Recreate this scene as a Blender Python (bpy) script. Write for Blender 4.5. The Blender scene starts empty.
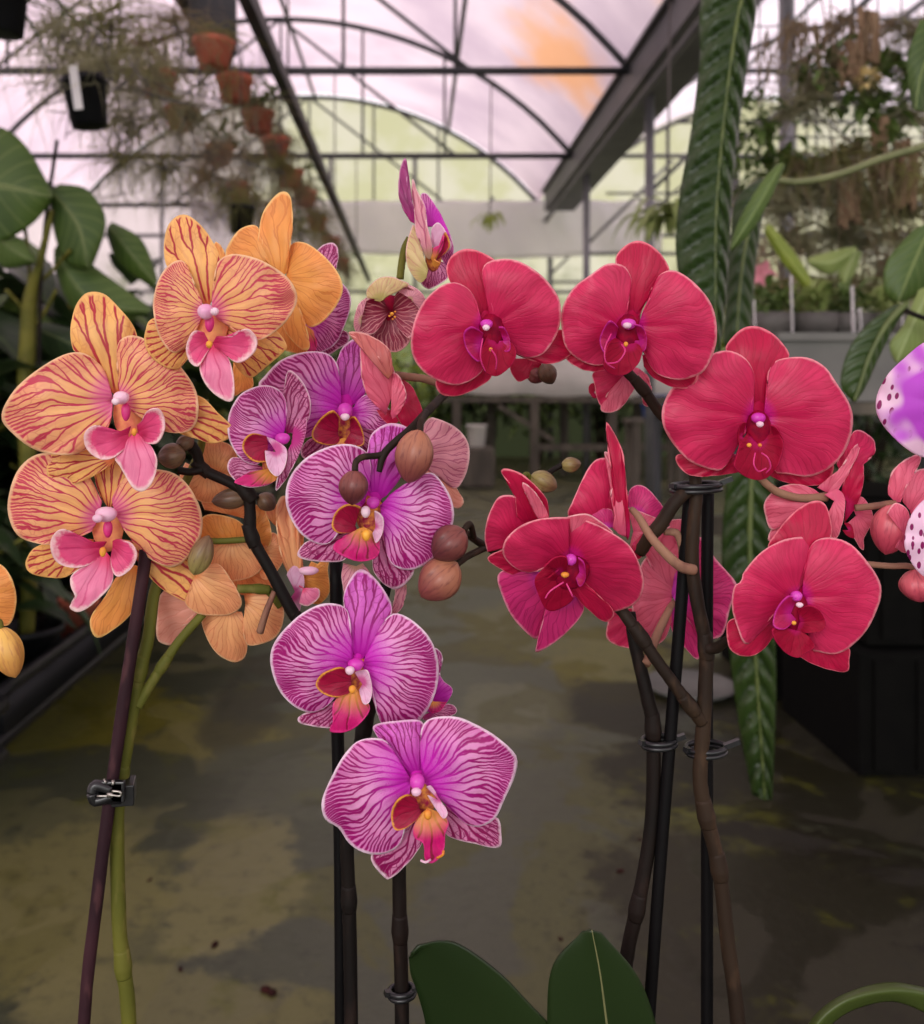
import bpy, math, random
from mathutils import Vector, Matrix, noise
random.seed(7)
PI = math.pi
scene = bpy.context.scene
COL = scene.collection
F, CX, CY, HC = 924.0, 415.0, 387.0, 1.0      # focal length in pixels, vanishing point, camera height


def at(px, py, Y):
    """the place in the house, at distance Y, that shows at this point of the 924x1024 frame"""
    return Vector(((px - CX) / F * Y, Y, HC + (CY - py) / F * Y))


# ------------------------------------------------------------------ objects
LOC = {}


def tag(o, label=None, cat=None, group=None, kind=None):
    if label: o['label'] = label
    if cat: o['category'] = cat
    if group: o['group'] = group
    if kind: o['kind'] = kind
    return o


def parent_to(o, p):
    if p is not None:
        o.parent = p
        o.matrix_parent_inverse = Matrix.Identity(4)
        o.location = o.location - LOC[p.name]
    return o


def empty(name, loc, parent=None):
    o = bpy.data.objects.new(name, None)
    COL.objects.link(o)
    o.location = loc
    LOC[o.name] = Vector(loc)
    o.empty_display_size = 0.02
    return parent_to(o, parent)


class MB:
    """collects faces and becomes one mesh object"""
    def __init__(self):
        self.v, self.f, self.uv, self.e = [], [], [], []

    def add(self, verts, faces, uvs=None, edge=None):
        n = len(self.v)
        self.v += [tuple(p) for p in verts]
        self.f += [tuple(i + n for i in q) for q in faces]
        self.uv += list(uvs) if uvs else [(0.0, 0.0)] * len(verts)
        self.e += list(edge) if edge else [0.0] * len(verts)

    def box(self, c, s, rz=0.0, rx=0.0):
        M = Matrix.Rotation(rz, 4, 'Z') @ Matrix.Rotation(rx, 4, 'X')
        b = 0.06 * min(s)
        hx, hy, hz = [k / 2 for k in s]
        vs, c = [], Vector(c)
        for sx in (-1, 1):
            for sy in (-1, 1):
                for sz in (-1, 1):
                    vs.append(c + M @ Vector((sx * hx, sy * hy, sz * hz)))
        fs = [(0, 1, 3, 2), (4, 6, 7, 5), (0, 4, 5, 1), (2, 3, 7, 6), (0, 2, 6, 4), (1, 5, 7, 3)]
        self.add(vs, fs)

    def bar(self, a, b, w, h=None):
        a, b = Vector(a), Vector(b)
        h = h or w
        d = (b - a).normalized()
        s = d.cross(Vector((0, 0, 1)))
        if s.length < 1e-3: s = Vector((1, 0, 0))
        s.normalize()
        u = s.cross(d)
        vs = [p + s * (w / 2 * i) + u * (h / 2 * j) for p in (a, b) for i, j in ((-1, -1), (1, -1), (1, 1), (-1, 1))]
        self.add(vs, [(0, 1, 5, 4), (1, 2, 6, 5), (2, 3, 7, 6), (3, 0, 4, 7), (3, 2, 1, 0), (4, 5, 6, 7)])

    def tube(self, pts, rad, seg=10, sub=6, smooth=True, bumps=0.0):
        pts = [Vector(p) for p in pts]
        if not isinstance(rad, (list, tuple)): rad = [rad] * len(pts)
        if smooth and len(pts) > 2:
            P, R = [], []
            for i in range(len(pts) - 1):
                p0, p1, p2, p3 = pts[max(i - 1, 0)], pts[i], pts[i + 1], pts[min(i + 2, len(pts) - 1)]
                for k in range(sub):
                    t = k / sub
                    P.append(0.5 * ((2 * p1) + (p2 - p0) * t + (2 * p0 - 5 * p1 + 4 * p2 - p3) * t * t + (3 * p1 - p0 - 3 * p2 + p3) * t ** 3))
                    R.append(rad[i] * (1 - t) + rad[i + 1] * t)
            P.append(pts[-1]); R.append(rad[-1])
        else:
            P, R = pts, list(rad)
        vs, uvs, fs = [], [], []
        ref, L = None, 0.0
        for i, p in enumerate(P):
            d = (P[min(i + 1, len(P) - 1)] - P[max(i - 1, 0)]).normalized()
            if ref is None:
                ref = Vector((0, -1, 0)) if abs(d.y) < .9 else Vector((1, 0, 0))
            s = d.cross(ref).normalized()
            ref = s.cross(d).normalized()
            if i: L += (p - P[i - 1]).length
            r = R[i] * (1 + bumps * (random.random() - .5))
            for k in range(seg):
                a = 2 * PI * k / seg
                vs.append(p + s * (r * math.cos(a)) + ref * (r * math.sin(a)))
                uvs.append((k / seg, L))
        for i in range(len(P) - 1):
            for k in range(seg):
                k2 = (k + 1) % seg
                fs.append((i * seg + k, i * seg + k2, (i + 1) * seg + k2, (i + 1) * seg + k))
        fs.append(tuple(range(seg - 1, -1, -1)))
        fs.append(tuple((len(P) - 1) * seg + k for k in range(seg)))
        self.add(vs, fs, uvs)

    def lathe(self, c, prof, seg=24, closed=True):
        """prof: list of (radius, z)"""
        c = Vector(c)
        vs, fs, uvs = [], [], []
        for j, (r, z) in enumerate(prof):
            for k in range(seg):
                a = 2 * PI * k / seg
                vs.append(c + Vector((r * math.cos(a), r * math.sin(a), z)))
                uvs.append((k / seg, z))
        for j in range(len(prof) - 1):
            for k in range(seg):
                k2 = (k + 1) % seg
                fs.append((j * seg + k, j * seg + k2, (j + 1) * seg + k2, (j + 1) * seg + k))
        if closed:
            fs.append(tuple(range(seg - 1, -1, -1)))
            fs.append(tuple((len(prof) - 1) * seg + k for k in range(seg)))
        self.add(vs, fs, uvs)

    def leaf(self, base, d, length, width, droop=.3, fold=.25, up=(0, 0, 1), n=7, wp=.8, waist=.0):
        """a broad leaf or, when narrow, a blade; bends down along its length"""
        d, up = Vector(d).normalized(), Vector(up)
        s = d.cross(up)
        if s.length < 1e-3: s = Vector((1, 0, 0))
        s.normalize()
        p, cur = Vector(base), d.copy()
        vs, uvs, fs, ed = [], [], [], []
        for i in range(n + 1):
            t = i / n
            w = width * max(math.sin(PI * min(1, (t * (1 - waist) + waist)) ** wp), 0.02) if i < n else width * .03
            nn = s.cross(cur).normalized()
            for j, q in enumerate((-1, -.5, 0, .5, 1)):
                vs.append(p + s * (w * .5 * q) + nn * (abs(q) * w * .5 * fold))
                uvs.append((q * .5, t)); ed.append(abs(q))
            p = p + cur * (length / n)
            cur = (cur + Vector((0, 0, -droop / n * 2))).normalized()
        for i in range(n):
            for j in range(4):
                fs.append((i * 5 + j, i * 5 + j + 1, i * 5 + 6 + j, i * 5 + 5 + j))
        self.add(vs, fs, uvs, ed)

    def blade(self, base, d, length, width, droop=.3, n=5):
        d = Vector(d).normalized()
        s = d.cross(Vector((0, -1, 0.2)))
        if s.length < 1e-3: s = Vector((1, 0, 0))
        s.normalize()
        p, cur, vs, fs, uvs = Vector(base), d.copy(), [], [], []
        for i in range(n + 1):
            w = width * (1 - .9 * i / n)
            q = s.cross(cur).normalized()
            vs += [p + s * w * .5, p - q * w * .35, p - s * w * .5]
            uvs += [(-.5, i / n), (0, i / n), (.5, i / n)]
            p = p + cur * (length / n)
            cur = (cur + Vector((0, 0, -droop / n * 2))).normalized()
        for i in range(n):
            a, b = i * 3, i * 3 + 3
            fs += [(a, a + 1, b + 1, b), (a + 1, a + 2, b + 2, b + 1), (a + 2, a, b, b + 2)]
        self.add(vs, fs, uvs)

    def build(self, name, m, parent=None, smooth=True, solid=0.0, bevel=0.0):
        me = bpy.data.meshes.new(name)
        me.from_pydata(self.v, [], self.f)
        if any(u != (0.0, 0.0) for u in self.uv):
            uvl = me.uv_layers.new(name='UVMap')
            for l in me.loops:
                uvl.data[l.index].uv = self.uv[l.vertex_index]
        if any(self.e):
            at_ = me.attributes.new('edge', 'FLOAT', 'POINT')
            for i, x in enumerate(self.e): at_.data[i].value = x
        if smooth:
            for p in me.polygons: p.use_smooth = True
        me.materials.append(m)
        me.update()
        o = bpy.data.objects.new(name, me)
        COL.objects.link(o)
        LOC[o.name] = Vector((0, 0, 0))
        parent_to(o, parent)
        if bevel:
            b = o.modifiers.new('round', 'BEVEL'); b.width = bevel; b.segments = 2; b.limit_method = 'ANGLE'
        if solid:
            s = o.modifiers.new('thick', 'SOLIDIFY'); s.thickness = solid; s.offset = 0
        return o


def boxobj(name, c, s, m, parent=None, rz=0, bevel=None):
    b = MB(); b.box(c, s, rz)
    return b.build(name, m, parent, smooth=False, bevel=min(s) * .08 if bevel is None else bevel)


def struct(o):
    o['kind'] = 'structure'
    return o


def copy_tree(o, parent=None):
    c = o.copy()
    COL.objects.link(c)
    if parent: c.parent = parent
    for ch in o.children: copy_tree(ch, c)
    return c


# ------------------------------------------------------------------ materials
def lin(c):
    def f(x):
        x /= 255.0
        return x / 12.92 if x <= .04045 else ((x + .055) / 1.055) ** 2.4
    return (f(c[0]), f(c[1]), f(c[2]), 1.0)


class NT:
    def __init__(self, name):
        self.mat = bpy.data.materials.new(name)
        self.mat.use_nodes = True
        self.t = self.mat.node_tree
        self.t.nodes.clear()
        self.out = self.n('ShaderNodeOutputMaterial')

    def n(self, typ, **kw):
        x = self.t.nodes.new(typ)
        for k, v in kw.items(): setattr(x, k, v)
        return x

    def put(self, sock, v):
        if isinstance(v, bpy.types.NodeSocket): self.t.links.new(v, sock)
        elif v is not None: sock.default_value = v

    def m(self, op, a, b=None, c=None, clamp=False):
        x = self.n('ShaderNodeMath', operation=op, use_clamp=clamp)
        self.put(x.inputs[0], a); self.put(x.inputs[1], b); self.put(x.inputs[2], c)
        return x.outputs[0]

    def ramp(self, v, lo, hi, a=0.0, b=1.0, smooth=True):
        x = self.n('ShaderNodeMapRange', interpolation_type='SMOOTHSTEP' if smooth else 'LINEAR')
        for i, q in enumerate((v, lo, hi, a, b)): self.put(x.inputs[i], q)
        return x.outputs[0]

    def noise(self, vec, scale, detail=3, rough=.5, dist=0.0):
        x = self.n('ShaderNodeTexNoise')
        self.put(x.inputs['Vector'], vec)
        x.inputs['Scale'].default_value = scale
        x.inputs['Detail'].default_value = detail
        x.inputs['Roughness'].default_value = rough
        x.inputs['Distortion'].default_value = dist
        return x.outputs['Fac']

    def mix(self, f, a, b):
        x = self.n('ShaderNodeMix', data_type='RGBA')
        self.put(x.inputs[0], f); self.put(x.inputs[6], a); self.put(x.inputs[7], b)
        return x.outputs[2]

    def vec(self, v, mul=(1, 1, 1), add=None):
        x = self.n('ShaderNodeVectorMath', operation='MULTIPLY')
        self.put(x.inputs[0], v); x.inputs[1].default_value = mul
        if add is None: return x.outputs[0]
        y = self.n('ShaderNodeVectorMath', operation='ADD')
        self.t.links.new(x.outputs[0], y.inputs[0]); self.put(y.inputs[1], add)
        return y.outputs[0]

    def finish(self, col, rough=.5, spec=.4, trans=0.0, bump=None, bstr=.3, bdist=.001, metal=0.0, tcol=None, coat=0.0):
        p = self.n('ShaderNodeBsdfPrincipled')
        self.put(p.inputs['Base Color'], col)
        self.put(p.inputs['Roughness'], rough)
        self.put(p.inputs['Specular IOR Level'], spec)
        p.inputs['Metallic'].default_value = metal
        p.inputs['Coat Weight'].default_value = coat
        if bump is not None:
            b = self.n('ShaderNodeBump')
            b.inputs['Strength'].default_value = bstr
            b.inputs['Distance'].default_value = bdist
            self.put(b.inputs['Height'], bump)
            self.t.links.new(b.outputs[0], p.inputs['Normal'])
        sh = p.outputs[0]
        if trans:
            t = self.n('ShaderNodeBsdfTranslucent')
            self.put(t.inputs['Color'], tcol if tcol is not None else col)
            x = self.n('ShaderNodeMixShader')
            self.put(x.inputs[0], trans)
            self.t.links.new(sh, x.inputs[1]); self.t.links.new(t.outputs[0], x.inputs[2])
            sh = x.outputs[0]
        self.t.links.new(sh, self.out.inputs['Surface'])
        return self.mat


def simple(name, c, c2=None, scale=8, rough=.5, spec=.4, trans=0.0, bstr=0.0, metal=0.0, bdist=.002, stretch=(1, 1, 1), detail=4):
    N = NT(name)
    tc = N.n('ShaderNodeTexCoord')
    nz = N.noise(N.vec(tc.outputs['Object'], stretch), scale, detail)
    k = N.ramp(nz, .3, .7)
    col = N.mix(k, lin(c), lin(c2 or tuple(x * .8 for x in c)))
    return N.finish(col, rough, spec, trans, nz if bstr else None, bstr, bdist, metal)


def leafmat(name, c, c2, rib=None, rough=.4, trans=.25, nrib=9, ribw=.12, randhue=True):
    """leaf tissue: mottled green, paler midrib and side ribs that run with the leaf"""
    N = NT(name)
    tc = N.n('ShaderNodeTexCoord')
    oi = N.n('ShaderNodeObjectInfo')
    uv = N.n('ShaderNodeUVMap')
    s = N.n('ShaderNodeSeparateXYZ'); N.put(s.inputs[0], uv.outputs[0])
    au = N.m('ABSOLUTE', s.outputs[0])
    nz = N.noise(N.vec(tc.outputs['Object'], (1, 1, 1)), 9, 3)
    k = N.ramp(nz, .3, .72)
    if randhue: k = N.m('ADD', N.m('MULTIPLY', k, .7), N.m('MULTIPLY', oi.outputs['Random'], .3))
    col = N.mix(k, lin(c), lin(c2))
    st = N.m('ABSOLUTE', N.m('SUBTRACT', N.m('FRACT', N.m('SUBTRACT', N.m('MULTIPLY', s.outputs[1], nrib), N.m('MULTIPLY', au, nrib * .5))), .5))
    rl = N.ramp(st, ribw, 0.0)
    if rib:
        mid = N.ramp(au, .05, .0)
        col = N.mix(N.m('MAXIMUM', N.m('MULTIPLY', rl, .35), mid), col, lin(rib))
    return N.finish(col, rough, .4, trans, rl, .25, .002)


def petal_mat(name, ground, vein, glow, rim, N0=9, w=.012, vs=1.0, glow_r=.3, rimw=.06, rough=.42, trans=.3,
              b1=(.36, .62), b2=(.62, .96), warp=.3, far=None, speck=None, glow_a=1.0, back=None, pole=.12, net=0.0, bump=.25, rimk=1.0, edgev=None, spec=.4, streak=.22):
    """petal tissue: veins fan out from the claw and fork twice on the way to the rim"""
    N = NT(name)
    uvn = N.n('ShaderNodeUVMap')
    ed = N.n('ShaderNodeAttribute', attribute_name='edge').outputs['Fac']
    oi = N.n('ShaderNodeObjectInfo')
    off = N.n('ShaderNodeCombineXYZ')
    N.put(off.inputs[0], N.m('MULTIPLY', oi.outputs['Random'], 37.0)); N.put(off.inputs[1], N.m('MULTIPLY', oi.outputs['Random'], 91.0))
    P = N.vec(uvn.outputs[0], (1, 1, 1), off.outputs[0])
    s = N.n('ShaderNodeSeparateXYZ'); N.put(s.inputs[0], uvn.outputs[0])
    u, v = s.outputs[0], N.m('ADD', s.outputs[1], pole)
    r = N.m('SQRT', N.m('ADD', N.m('MULTIPLY', u, u), N.m('MULTIPLY', v, v)))
    a = N.m('ARCTAN2', u, v)
    n1 = N.noise(P, 2.4, 0); n2 = N.noise(P, 13, 1); n3 = N.noise(P, 3.6, 0); n4 = N.noise(P, 5.5, 0)
    aw = N.m('ADD', a, N.m('ADD', N.m('MULTIPLY', N.m('SUBTRACT', n1, .5), warp), N.m('MULTIPLY', N.m('SUBTRACT', n2, .5), .035)))
    f = N.m('MULTIPLY', aw, N0 / PI)
    x = N.m('ABSOLUTE', N.m('SUBTRACT', N.m('FRACT', N.m('ADD', f, 20.5)), .5))
    d1 = N.ramp(N.m('ADD', r, N.m('MULTIPLY', N.m('SUBTRACT', n3, .5), .5)), b1[0] + pole, b1[1] + pole, 0, .25)
    x1 = N.m('ABSOLUTE', N.m('SUBTRACT', x, d1))
    d2 = N.ramp(N.m('ADD', r, N.m('MULTIPLY', N.m('SUBTRACT', n4, .5), .55)), b2[0] + pole, b2[1] + pole, 0, .125)
    x2 = N.m('ABSOLUTE', N.m('SUBTRACT', x1, d2))
    d3 = N.ramp(N.m('ADD', r, N.m('MULTIPLY', N.m('SUBTRACT', n1, .5), .5)), b2[1] - .12 + pole, b2[1] + .2 + pole, 0, .0625)
    x2 = N.m('ABSOLUTE', N.m('SUBTRACT', x2, d3))
    dist = N.m('MULTIPLY', N.m('MULTIPLY', x2, r), PI / N0)
    ww = N.m('MULTIPLY', N.m('ADD', .55, n3), w)
    line = N.m('SUBTRACT', 1.0, N.ramp(dist, N.m('MULTIPLY', ww, .45), N.m('MULTIPLY', ww, 1.35)))
    if net:
        vo = N.n('ShaderNodeTexVoronoi', feature='DISTANCE_TO_EDGE')
        N.put(vo.inputs['Vector'], N.vec(P, (1.3, .75, 1))); vo.inputs['Scale'].default_value = 11
        nl = N.m('MULTIPLY', N.ramp(vo.outputs['Distance'], .075, .02), N.ramp(ed, .45, .85))
        line = N.m('MAXIMUM', line, N.m('MULTIPLY', nl, net))
    line = N.m('MULTIPLY', line, N.ramp(ed, 1.0, .955))
    g0 = lin(ground)
    if far: g0 = N.mix(N.ramp(ed, .35, .95), g0, lin(far))
    g0 = N.mix(N.m('MULTIPLY', N.ramp(n3, .35, .65), .18), g0, lin(tuple(min(255, k * .8) for k in ground)))
    if speck:
        vo = N.n('ShaderNodeTexVoronoi', feature='F1')
        N.put(vo.inputs['Vector'], P); vo.inputs['Scale'].default_value = 46
        sp = N.m('MULTIPLY', N.ramp(vo.outputs['Distance'], .33, .22), N.ramp(r, .62, .28))
        g0 = N.mix(N.m('MULTIPLY', sp, .8), g0, lin(speck))
    sv = N.n('ShaderNodeCombineXYZ'); N.put(sv.inputs[0], N.m('MULTIPLY', aw, 16.0)); N.put(sv.inputs[1], N.m('MULTIPLY', r, 2.6)); N.put(sv.inputs[2], N.m('MULTIPLY', oi.outputs['Random'], 50.0))
    st = N.noise(sv.outputs[0], 1.0, 3, .6)
    g0 = N.mix(N.m('MULTIPLY', N.ramp(st, .38, .66), streak), g0, lin(vein))
    vcol = lin(vein)
    if edgev: vcol = N.mix(N.ramp(ed, .3, .9), lin(vein), lin(edgev))
    col = N.mix(N.m('MULTIPLY', line, vs), g0, vcol)
    gl = N.m('MULTIPLY', N.ramp(N.m('ADD', N.m('SUBTRACT', r, pole), N.m('MULTIPLY', N.m('SUBTRACT', n1, .5), .15)), glow_r, glow_r * .15), glow_a)
    col = N.mix(gl, col, lin(glow))
    if rim: col = N.mix(N.m('MULTIPLY', N.m('MULTIPLY', N.ramp(N.m('SUBTRACT', r, pole), .22, .5), rimk), N.ramp(N.m('ADD', ed, N.m('MULTIPLY', N.m('SUBTRACT', n2, .5), rimw)), 1 - rimw, .995)), col, lin(rim))
    if back:
        gm = N.n('ShaderNodeNewGeometry')
        bc = N.mix(N.m('MULTIPLY', line, .35), lin(back), vcol)
        col = N.mix(gm.outputs['Backfacing'], col, bc)
    h = N.m('ADD', N.m('MULTIPLY', line, -1.0), N.m('ADD', N.m('MULTIPLY', n2, .6), N.m('MULTIPLY', st, 1.0)))
    return N.finish(col, rough, spec, trans, h, bump, .0006)


M = {}
M['yellow'] = petal_mat('peach_petal_red_veins', (255, 204, 134), (206, 54, 92), (240, 116, 172), (255, 222, 176), N0=17, w=.0082, glow_r=.25, rimw=.05, far=(254, 188, 140), net=.3, warp=.3, glow_a=.85, b1=(.3, .6), b2=(.55, .85), rimk=.8, edgev=(208, 66, 92))
M['yellow_lat'] = petal_mat('peach_sepal_red_veins', (255, 202, 120), (190, 52, 66), (246, 150, 96), (255, 210, 130), N0=15, w=.0125, glow_r=.1, rimw=.05, net=.22, warp=.12, rimk=.8, b1=(.45, .8), b2=(.8, 1.1))
M['orange'] = petal_mat('plain_orange_petal', (249, 180, 92), (214, 124, 62), (246, 164, 76), (255, 216, 140), N0=15, w=.007, vs=.5, glow_r=.15, rimw=.05, far=(250, 172, 94))
M['orange_pale'] = petal_mat('pale_orange_petal_back', (254, 196, 136), (214, 120, 80), (240, 160, 100), (255, 214, 164), N0=14, w=.007, vs=.55, glow_r=.15, rimw=.05, far=(252, 182, 130))
M['plum'] = petal_mat('plum_petal', (176, 70, 134), (120, 24, 84), (190, 50, 140), (220, 150, 190), N0=9, w=.010, vs=.6, glow_r=.3)
M['dusky_salmon'] = petal_mat('dusky_salmon_petal_back', (216, 118, 112), (176, 70, 80), (206, 120, 96), (244, 184, 176), N0=10, w=.008, vs=.5, glow_r=.2)
M['peach_pink'] = petal_mat('peach_pink_petal_back', (246, 178, 156), (224, 134, 114), (240, 156, 124), (250, 210, 184), N0=9, w=.008, vs=.4, glow_r=.15)
M['lip_yellow'] = petal_mat('pink_lip_pale_rim', (246, 140, 180), (212, 66, 124), (240, 74, 124), (254, 226, 224), N0=9, w=.012, vs=.6, glow_r=.35, rimw=.12, b1=(2, 3), b2=(2, 3))
M['lobe_yellow'] = petal_mat('hot_pink_lobe_white_rim', (238, 84, 140), (206, 40, 110), (206, 40, 96), (252, 216, 218), N0=9, w=.016, vs=.5, glow_r=.5, rimw=.2, b1=(2, 3), b2=(2, 3))
M['pink'] = petal_mat('pink_petal_magenta_veins', (254, 192, 234), (168, 14, 116), (216, 36, 200), (255, 232, 248), N0=15, w=.0098, glow_r=.62, rimw=.045, far=(240, 142, 210), warp=.34, speck=(196, 40, 160), b1=(.26, .52), b2=(.46, .78), glow_a=.95)
M['pink_deep'] = petal_mat('deep_magenta_sepal', (232, 110, 214), (160, 16, 118), (208, 34, 190), (252, 214, 240), N0=17, w=.0105, glow_r=.55, rimw=.05, warp=.2, b1=(.4, .7), b2=(.7, 1.0), net=.4)
M['pink_lat'] = petal_mat('pink_sepal_wine_net', (238, 152, 200), (156, 18, 96), (200, 44, 140), (255, 226, 240), N0=16, w=.0125, glow_r=.2, rimw=.06, net=.9, speck=(130, 16, 70))
M['pink_back'] = petal_mat('dusky_pink_petal_back', (236, 166, 178), (180, 70, 116), (206, 166, 136), (250, 212, 212), N0=12, w=.009, vs=.7, glow_r=.2)
M['lobe_pink'] = petal_mat('wine_lobe_gold_rim', (176, 14, 66), (120, 8, 44), (150, 10, 60), (240, 172, 66), N0=9, w=.012, vs=.6, glow_r=.1, rimw=.09, b1=(2, 3), b2=(2, 3))
M['lobe_pale'] = petal_mat('pale_pink_folded_lobe', (246, 200, 228), (210, 96, 166), (214, 90, 160), (255, 232, 240), N0=6, w=.014, vs=.4, glow_r=.3, b1=(2, 3), b2=(2, 3))
M['lip_pink'] = petal_mat('gold_lip_wine_marks', (220, 20, 124), (132, 10, 44), (246, 178, 70), (240, 60, 150), N0=9, w=.02, vs=.9, glow_r=.62, rimw=.08, b1=(2, 3), b2=(2, 3), glow_a=.85)
M['red'] = petal_mat('crimson_petal', (214, 33, 92), (176, 12, 60), (216, 26, 150), (255, 170, 182), N0=19, w=.0055, vs=.26, glow_r=.17, rimw=.04, far=(230, 54, 108), warp=.3, glow_a=.8, rimk=.9, bump=.22, streak=.30)
M['red_sep'] = petal_mat('deep_crimson_sepal', (204, 22, 76), (160, 8, 48), (222, 40, 120), (252, 140, 156), N0=16, w=.006, vs=.3, glow_r=.16, rimw=.04, warp=.2, glow_a=.6)
M['red_back'] = petal_mat('salmon_petal_back', (242, 118, 146), (208, 62, 98), (230, 96, 134), (252, 192, 196), N0=12, w=.008, vs=.5, glow_r=.2, rimw=.05)
M['red_mag'] = petal_mat('rose_magenta_petal', (228, 58, 136), (178, 20, 92), (224, 76, 204), (250, 164, 190), N0=14, w=.0075, vs=.55, glow_r=.4, rimw=.05)
M['lip_red'] = petal_mat('dark_crimson_lip', (158, 10, 50), (112, 4, 30), (170, 16, 84), (172, 20, 66), N0=8, w=.013, vs=.5, glow_r=.25, rimw=.03, b1=(2, 3), b2=(2, 3), rough=.55, spec=.12, trans=.15)
M['lobe_red'] = petal_mat('magenta_crimson_lobe', (196, 18, 92), (150, 8, 60), (206, 28, 140), (212, 44, 158), N0=7, w=.011, vs=.3, glow_r=.5, rimw=.1, b1=(2, 3), b2=(2, 3))
M['halfopen'] = petal_mat('wine_inside_pale_stripes', (150, 26, 68), (226, 156, 160), (120, 10, 40), (240, 180, 184), N0=12, w=.012, vs=.75, glow_r=.3, rimw=.07)
M['cream_back'] = petal_mat('olive_cream_sepal_back', (226, 206, 146), (200, 116, 120), (200, 188, 116), (244, 198, 190), N0=10, w=.009, vs=.5, glow_r=.3)
M['claw_red'] = simple('crimson_claw', (190, 18, 84), (170, 14, 60), 100, .5, .06)
M['claw_pink'] = simple('magenta_claw', (206, 36, 176), (190, 28, 150), 100, .5, .06)
M['throat_red'] = simple('dark_crimson_throat', (146, 10, 46), (110, 6, 40), 300, .5, .06)
M['throat_pink'] = simple('speckled_wine_throat', (150, 24, 70), (226, 150, 70), 420, .5, .06)
M['throat_yellow'] = simple('peach_throat', (240, 168, 108), (224, 120, 100), 200, .5, .06)


def spotted(name, white, spots, scale):
    N = NT(name)
    uv = N.n('ShaderNodeUVMap')
    ed = N.n('ShaderNodeAttribute', attribute_name='edge').outputs['Fac']
    nz = N.noise(uv.outputs[0], 1.9, 1)
    k = N.ramp(N.m('ADD', ed, N.m('MULTIPLY', N.m('SUBTRACT', nz, .5), 1.3)), white, white + .2)
    col = N.mix(k, lin((206, 84, 220)), lin((250, 214, 238)))
    vo = N.n('ShaderNodeTexVoronoi', feature='F1'); N.put(vo.inputs['Vector'], N.vec(uv.outputs[0], (1, 1.8, 1))); vo.inputs['Scale'].default_value = scale
    sp = N.ramp(vo.outputs['Distance'], spots, spots - .07)
    col = N.mix(N.m('MULTIPLY', sp, N.ramp(k, .2, .7)), col, lin((146, 24, 100)))
    return N.finish(col, .45, .4, .3)


M['spotted_pale'] = spotted('white_petal_wine_blotches', .35, .38, 5.0)
M['spotted'] = spotted('violet_petal_white_rim', .74, .34, 6.5)
M['column_pink'] = simple('pink_white_column', (250, 214, 230), (238, 160, 206), 60, .35, .5, .2)
M['column_mag'] = simple('magenta_column', (214, 40, 180), (226, 80, 200), 60, .35, .5, .2)
M['cap_white'] = simple('white_anther_cap', (250, 226, 236), (240, 190, 216), 90, .35, .5, .2)
M['callus'] = simple('golden_callus', (240, 176, 60), (210, 110, 40), 160, .5)
M['tendril'] = simple('magenta_tendril', (204, 30, 112), (214, 60, 130), 60, .4)


def budmat(name, c, c2, streak):
    N = NT(name)
    uv = N.n('ShaderNodeUVMap')
    s = N.n('ShaderNodeSeparateXYZ'); N.put(s.inputs[0], uv.outputs[0])
    nz = N.noise(N.vec(uv.outputs[0], (26, 3, 1)), 1.0, 3)
    col = N.mix(N.ramp(s.outputs[1], .05, .95), lin(c), lin(c2))
    col = N.mix(N.m('MULTIPLY', N.ramp(nz, .48, .68), .6), col, lin(streak))
    return N.finish(col, .4, .45, .08, nz, .2, .0006)


M['bud_brown'] = budmat('dusky_rose_bud', (176, 116, 88), (134, 68, 66), (98, 40, 46))
M['bud_wine'] = budmat('wine_brown_bud', (132, 74, 66), (96, 44, 48), (68, 26, 34))
M['bud_olive'] = budmat('olive_bud', (150, 136, 80), (120, 92, 66), (96, 62, 50))
M['bud_dark'] = budmat('dark_brown_bud', (110, 84, 60), (84, 58, 46), (60, 40, 34))
M['bud_red'] = budmat('rose_red_bud', (226, 110, 120), (196, 66, 92), (160, 40, 70))
M['bud_yellow'] = budmat('yellow_bud', (236, 190, 96), (214, 150, 80), (176, 100, 70))


def stemmat(name, c, c2, fleck):
    N = NT(name)
    tc = N.n('ShaderNodeTexCoord')
    nz = N.noise(N.vec(tc.outputs['Object'], (1, 1, .35)), 140, 3)
    n2 = N.noise(tc.outputs['Object'], 18, 2)
    col = N.mix(N.ramp(n2, .35, .65), lin(c), lin(c2))
    col = N.mix(N.m('MULTIPLY', N.ramp(nz, .55, .72), .55), col, lin(fleck))
    return N.finish(col, .6, .16, 0, nz, .4, .001)


M['stem_green'] = stemmat('olive_green_stem', (106, 104, 42), (84, 86, 32), (128, 116, 64))
M['stem_brown'] = stemmat('brown_stem', (52, 39, 28), (35, 26, 20), (74, 55, 40))
M['stem_dark'] = stemmat('near_black_stem', (28, 20, 16), (18, 14, 12), (44, 31, 26))
M['stem_maroon'] = stemmat('maroon_stake', (60, 34, 40), (42, 24, 30), (86, 54, 56))
M['stem_beige'] = stemmat('beige_pedicel', (156, 118, 96), (130, 92, 76), (108, 68, 62))
M['stake'] = stemmat('black_stake', (7, 5, 6), (5, 4, 5), (12, 9, 10))
M['clip'] = simple('black_clip_plastic', (22, 22, 24), (30, 30, 32), 60, .3, .5)
M['steel'] = simple('clip_steel', (190, 186, 176), (150, 146, 140), 90, .35, .5, metal=.9)
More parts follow.
